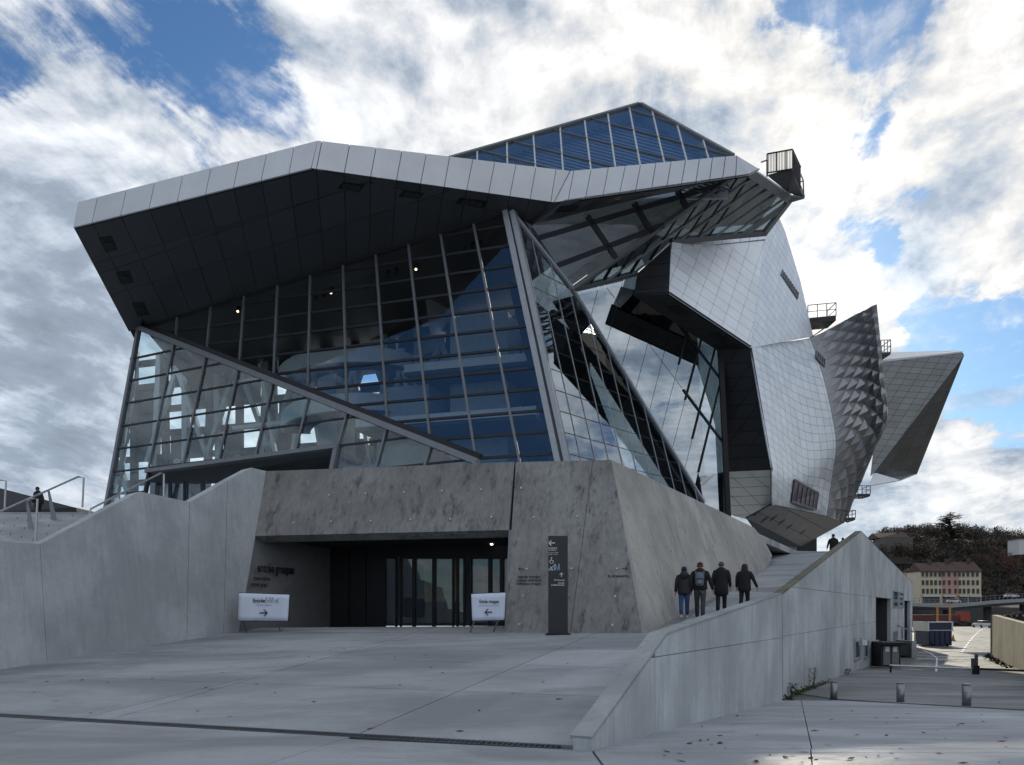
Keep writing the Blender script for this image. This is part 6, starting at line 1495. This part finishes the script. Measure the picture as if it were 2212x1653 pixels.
# ------------------------------------------------------------------ people
M['skin'] = plain('skin', (.33, .20, .15), .6, 0, .05); M['coat'] = plain('black_coat', (.010, .011, .014), .9); M['coat2'] = plain('dark_puffer', (.014, .015, .018), .7); M['jeans'] = plain('blue_jeans', (.035, .075, .20), .9); M['trouser'] = plain('grey_trousers', (.045, .05, .055), .9)
M['hairb'] = plain('dark_hair', (.012, .010, .009), .7); M['hairg'] = plain('greying_hair', (.06, .055, .05), .7); M['whites'] = plain('white_shoe', (.6, .6, .6), .6); M['browns'] = plain('brown_shoe', (.16, .05, .03), .6); M['pack'] = plain('grey_backpack', (.13, .14, .17), .8); M['redc'] = plain('red_band', (.30, .03, .03), .8); M['scarf'] = plain('blue_scarf', (.03, .035, .16), .9)
def person(label, foot_, H, yaw=0., group=None, coat='coat', hem=.80, legs='trouser', shoe='browns', hair='hairb', hood=False, long_hair=False, step=.14, arms=((.0, .05), (.0, .05)), extras=(), width=1., bend=.0):
    """stands at foot_, faces +Y turned by yaw; H is the full height"""
    t = thing('person', label, 'person', foot_, group); k = H / 1.75; cs, sn = math.cos(yaw), math.sin(yaw)
    f = lambda x, y, z: np.array(foot_) + V((x * cs - y * sn) * k, (x * sn + y * cs) * k, z * k)
    g = lambda x, y, z: (x * k * cs - y * k * sn, x * k * sn + y * k * cs, z * k)
    bd = bend
    J = {'pel': ((0, 0, .95), .13), 'wai': ((0, .01, 1.10), .12), 'che': ((0, .02 + bd * .3, 1.30), .14), 'nb': ((0, .0 + bd * .7, 1.45), .06), 'nk': ((0, .02 + bd, 1.53), .055), 'hd': ((0, .04 + bd * 1.3, 1.62), .088), 'ht': ((0, .035 + bd * 1.5, 1.70), .075)}
    E_ = [('pel', 'wai'), ('wai', 'che'), ('che', 'nb'), ('nb', 'nk'), ('nk', 'hd'), ('hd', 'ht')]; hands = []
    for s, nm, ar in ((-1, 'l', arms[0]), (1, 'r', arms[1])):
        sh = (s * .165 * width, bd * .6, 1.39); el = (s * (.225 + ar[0] * .4) * width, -.03 + bd * .4, 1.15); wr = (s * (.235 + ar[0]) * width, ar[1] + bd * .3, .90); pa_ = (s * (.238 + ar[0] * 1.1) * width, ar[1] + .02 + bd * .3, .83)
        J[nm + 's'] = (sh, .04); J[nm + 'e'] = (el, .045); J[nm + 'w'] = (wr, .03); J[nm + 'p'] = (pa_, .034); E_ += [('nb', nm + 's'), (nm + 's', nm + 'e'), (nm + 'e', nm + 'w'), (nm + 'w', nm + 'p')]
        for q, (dx, dy, dz_, ln_) in enumerate(((.0, .035, -.04, .05), (.005, .022, -.06, .075), (.005, .007, -.065, .08), (.005, -.008, -.06, .075), (.0, -.022, -.052, .06))):
            a = (pa_[0] + dx * s, pa_[1] + dy * .8, pa_[2] + dz_ * .55); c = (pa_[0] + (dx - .012) * s, pa_[1] + dy * 1.15 + (.02 if q == 0 else .008), pa_[2] + dz_ - ln_ * .55)
            J['%sf%da' % (nm, q)] = (a, .010); J['%sf%db' % (nm, q)] = (c, .008); E_ += [(nm + 'p', '%sf%da' % (nm, q)), ('%sf%da' % (nm, q), '%sf%db' % (nm, q))]
        fy = step * s; hp = (s * .09, 0, .90); kn = (s * .10, fy * .45 + .05, .50); an = (s * .10, fy - .03, .10 if fy > 0 else .13); to = (s * .115, fy + .12, .035 if fy > 0 else .02)
        J[nm + 'h'] = (hp, .085); J[nm + 'k'] = (kn, .055); J[nm + 'a'] = (an, .038); J[nm + 't'] = (to, .035); E_ += [('pel', nm + 'h'), (nm + 'h', nm + 'k'), (nm + 'k', nm + 'a'), (nm + 'a', nm + 't')]
    keys = list(J); me = bpy.data.meshes.new('body'); me.from_pydata([g(*J[q][0]) for q in keys], [(keys.index(a), keys.index(c)) for a, c in E_], []); o = bpy.data.objects.new('body', me); C.objects.link(o); o.parent = t; me.materials.append(M['skin'])
    sk = o.modifiers.new('skin', 'SKIN'); sk.use_smooth_shade = True; o.modifiers.new('sub', 'SUBSURF').levels = 1; o.modifiers['sub'].render_levels = 1
    for i, q in enumerate(keys): me.skin_vertices[0].data[i].radius = (J[q][1] * k, J[q][1] * k)
    me.skin_vertices[0].data[0].use_root = True
    def ring(cx_, cy_, z, rx, ry, n=14): return [f(cx_ + rx * math.cos(6.2832 * i / n), cy_ + ry * math.sin(6.2832 * i / n) * (1 if math.sin(6.2832 * i / n) > 0 else 1.05), z) for i in range(n)]
    def part(name, rings, mat, par=None): b = MB(); b.rings(rings); o_ = b.build(name, mat, par or t, True); m_ = o_.modifiers.new('sub', 'SUBSURF'); m_.levels = 1; m_.render_levels = 1; return o_
    w_ = width
    ct_ = part('coat', [ring(0, -.01, hem, .215 * w_ * (1.1 if hem < .7 else 1), .165), ring(0, -.01, (hem + 1.0) / 2, .21 * w_, .155), ring(0, 0, 1.05, .195 * w_, .15), ring(0, .01 + bd * .2, 1.25, .205 * w_, .15), ring(0, bd * .5, 1.39, .20 * w_, .13), ring(0, bd * .6, 1.455, .165 * w_, .115), ring(0, bd * .75, 1.50, .11 * w_, .095), ring(0, bd * .85 + .005, 1.55, .078, .08)], M[coat])
    for s, nm in ((-1, 'l'), (1, 'r')):
        b = MB(); P_ = [J[nm + q][0] for q in 'sew']; pts = [f(P_[0][0] * .72, P_[0][1], P_[0][2] + .035), f(*P_[0]), f((P_[0][0] + P_[1][0]) / 2 + .01 * s, (P_[0][1] + P_[1][1]) / 2, (P_[0][2] + P_[1][2]) / 2), f(*P_[1]), f(*P_[2])]
        b.tube(pts, [.05 * k, .074 * k * w_, .068 * k * w_, .062 * k, .048 * k], 10); b.build('sleeve', M[coat], ct_, True)
        hp, kn, an = J[nm + 'h'][0], J[nm + 'k'][0], J[nm + 'a'][0]; b = MB(); top_ = .16 if legs == 'jeans' else .07
        b.tube([f(hp[0] * .8, hp[1], .96), f(hp[0], hp[1] + .01, .80), f(*kn), f((kn[0] + an[0]) / 2, (kn[1] + an[1]) / 2 - .015, (kn[2] + an[2]) / 2), f(an[0], an[1], top_)], [.105 * k, .098 * k, .072 * k, .066 * k, .058 * k], 10); b.build('trouser_leg', M[legs], t, True)
        fy = an[1]; z0 = .0 if step * s > 0 or step == 0 else .015
        part('shoe', [[f(an[0] + a * .045 * w2, fy + y_, z0 + z_) for a, z_ in ((-1, .0), (1, .0), (1, h_ * .6), (.6, h_), (-.6, h_), (-1, h_ * .6))] for y_, w2, h_ in ((-.07, .75, .10), (0, .95, .12), (.10, 1.05, .07), (.17, .8, .045))], M[shoe])
    hc = J['hd'][0]; hx, hy, hz = hc
    n_ = 12; rings = []
    if hood: spec = [(-.14, .15, .15, -.02), (-.07, .14, .15, -.03), (.0, .125, .14, -.035), (.06, .115, .125, -.035), (.105, .085, .09, -.03), (.125, .03, .03, -.025)]
    elif long_hair: spec = [(-.30, .10, .05, -.10), (-.18, .13, .09, -.06), (-.10, .125, .11, -.045), (-.02, .115, .12, -.025), (.06, .108, .12, -.02), (.105, .075, .085, -.015), (.122, .025, .03, -.015)]
    else: spec = [(-.06, .088, .085, -.028), (.0, .096, .108, -.022), (.055, .09, .10, -.015), (.095, .065, .072, -.01), (.112, .022, .025, -.008)]
    part('hood' if hood else 'hair', [[f(hx + rx * math.cos(6.2832 * i / n_), hy + oy + ry * math.sin(6.2832 * i / n_), hz + z_) for i in range(n_)] for z_, rx, ry, oy in spec], M[coat if hood else hair])
    if not hood:
        for s in (-1, 1): part('ear', [[f(hx + s * (.092 + dx), hy + .0 + .022 * math.cos(6.28 * i / 6) * r_, hz - .01 + .034 * math.sin(6.28 * i / 6) * r_) for i in range(6)] for dx, r_ in ((0, .8), (.012, 1.), (.02, .5))], M['skin'])
    b = MB(); b.tube([f(hx, hy + .085, hz + .015), f(hx, hy + .112, hz - .02), f(hx, hy + .095, hz - .03)], [.01 * k, .016 * k, .012 * k], 6); b.build('nose', M['skin'], t)
    for s in (-1, 1): b = MB(); b.tube([f(hx + s * .033, hy + .084, hz + .02), f(hx + s * .033, hy + .090, hz + .02)], .011 * k, 8); b.build('eye', M['ink'], t)
    b = MB(); b.bar(f(hx - .025, hy + .088, hz - .055), f(hx + .025, hy + .088, hz - .055), .008, .01); b.build('mouth', M['redc'], t)
    for ex in extras:
        if ex == 'backpack':
            bp_ = part('backpack', [[f(a * rx, -.15 - d_ * dp + bd * .3, z_) for a, d_ in ((-1, 0), (-.95, .8), (-.5, 1), (.5, 1), (.95, .8), (1, 0))] for z_, rx, dp in ((.98, .10, .06), (1.02, .135, .13), (1.16, .14, .16), (1.32, .13, .13), (1.42, .10, .06))], M['pack'])
            part('pocket', [[f(a * rx, -.24 - d_ * dp + bd * .3, z_) for a, d_ in ((-1, 0), (-.9, 1), (.9, 1), (1, 0))] for z_, rx, dp in ((1.02, .09, .08), (1.10, .10, .12), (1.2, .085, .07))], M['mull'], bp_)
            for s in (-1, 1): b = MB(); b.tube([f(s * .10, -.14 + bd * .3, 1.08), f(s * .12, -.15 + bd * .4, 1.38), f(s * .11, .0 + bd * .5, 1.49), f(s * .12, .16, 1.33)], .02 * k, 6); b.build('strap', M['pack'], bp_)
            b = MB(); b.bar(f(-.14, -.31, 1.2), f(.14, -.31, 1.2), .025, .02); b.build('compression_strap', M['ink'], bp_)
        if ex == 'band': part('head_band', [[f(hx + .104 * math.cos(6.2832 * i / n_), hy - .02 + .112 * math.sin(6.2832 * i / n_), hz + z_) for i in range(n_)] for z_ in (-.055, -.02, .015)], M['redc'])
        if ex == 'scarf': part('scarf', [[f(r_ * math.cos(6.2832 * i / n_), hy - .03 + r_ * math.sin(6.2832 * i / n_), hz + z_) for i in range(n_)] for z_, r_ in ((-.14, .12), (-.09, .125), (-.04, .10))], M['scarf'])
        if ex == 'collar': part('collar', [[f(hx + r_ * math.cos(6.2832 * i / n_), hy - .05 + r_ * math.sin(6.2832 * i / n_), hz + z_) for i in range(n_)] for z_, r_ in ((-.16, .11), (-.12, .11), (-.09, .09))], M['letter'])
        if ex == 'hoodback': part('hood', [[f(rx * math.cos(6.2832 * i / n_), -.10 + ry * math.sin(6.2832 * i / n_), z_) for i in range(n_)] for z_, rx, ry in ((1.30, .06, .04), (1.36, .15, .08), (1.46, .17, .12), (1.52, .12, .1))], M[coat], ct_)
        if ex == 'cap': part('cap', [[f(hx + rx * math.cos(6.2832 * i / n_), hy + oy + ry * math.sin(6.2832 * i / n_), hz + z_) for i in range(n_)] for z_, rx, ry, oy in ((.035, .11, .15, .02), (.065, .112, .15, .02), (.105, .08, .1, -.01), (.12, .03, .04, -.01))], M['coat'])
    return t
def onramp(x, yf): return hit(RP, x, yf)
def headH(q, yt): return (HY - yt) / F * q[1] + EYE - q[2]
YR = R(-17); G4p = 'four walkers going up the ramp'
q = onramp(1478, 1336.5); person('woman in black hooded jacket and blue jeans walking up the ramp', q, headH(q, 1222), YR + .1, G4p, 'coat2', .76, 'jeans', 'whites', 'hairb', False, False, .24, ((.02, .02), (-.02, .0)), ('scarf', 'hoodback'), 1.08, .06)
q = onramp(1512, 1336); person('man with grey backpack and red band walking up the ramp', q, headH(q, 1212.5), YR, G4p, 'coat', .86, 'trouser', 'browns', 'hairb', False, False, -.27, ((.03, .1), (.10, .12)), ('backpack', 'band'), 1.12, .04)
q = onramp(1558, 1326); person('bare headed man in a long black coat on the ramp', q, headH(q, 1211.5), YR, G4p, 'coat', .56, 'coat', 'browns', 'hairg', False, False, .19, ((.01, .02), (.02, .03)), (), 1.12, .05)
q = onramp(1608, 1322); person('woman with long dark hair and black coat, rightmost on the ramp', q, headH(q, 1217), YR - .1, G4p, 'coat', .70, 'coat', 'browns', 'hairb', False, True, .2, ((.0, .0), (.14, .05)), ('collar',), 1.15, .04)
def ramp_at(x, Y): X = (x - CX) / F * Y; return rz(X, Y)
q = ramp_at(1800, 48.0); person('person in flat cap silhouetted at the top of the ramp', q, headH(q, 1153.5), R(160), 'pair coming down the ramp', 'coat', .7, 'coat', 'browns', 'hairb', False, False, .1, ((.02, .02), (.08, .02)), ('cap',), 1.1)
q = ramp_at(1820.5, 48.3); person('shorter person beside the one in the flat cap', q, headH(q, 1161), R(170), 'pair coming down the ramp', 'coat', .75, 'coat', 'browns', 'hairb', False, False, .08, ((.05, .05), (.03, .02)), (), 1.12)
q = V((83 - CX) / F * 40.2, 40.2, 6.2); person('person in dark clothes on the terrace above the stairs', q, headH(q, 1050.5), R(70), None, 'coat', .85, 'coat', 'browns', 'hairb', False, False, .1, ((.03, .05), (.03, .05)), (), 1.0, .03)
for i, (x, yt, lab, ct_) in enumerate(((2166, 1322.5, 'person in blue-grey coat behind the yard wall', 'pack'), (2178, 1320.5, 'person in black behind the yard wall, second from the left', 'coat'), (2191, 1323.5, 'person in dark hooded jacket behind the yard wall', 'coat2'), (2204, 1321, 'person in black at the right end of the yard wall', 'coat'))):
    Y = (lambda r_: (lambda t_: ywa[1] + (ywb[1] - ywa[1]) * t_)((r_ * ywa[1] - ywa[0]) / ((ywb[0] - ywa[0]) - r_ * (ywb[1] - ywa[1]))))((x - CX) / F) + 4.5; q = V((x - CX) / F * Y, Y, 0); q[2] = (HY - yt) / F * Y + EYE - 1.72; person(lab, q, 1.72, R(100 + 20 * i), 'people gathered behind the yard wall', ct_, .8, 'coat', 'browns', 'hairb', i == 2, i == 3, .08)
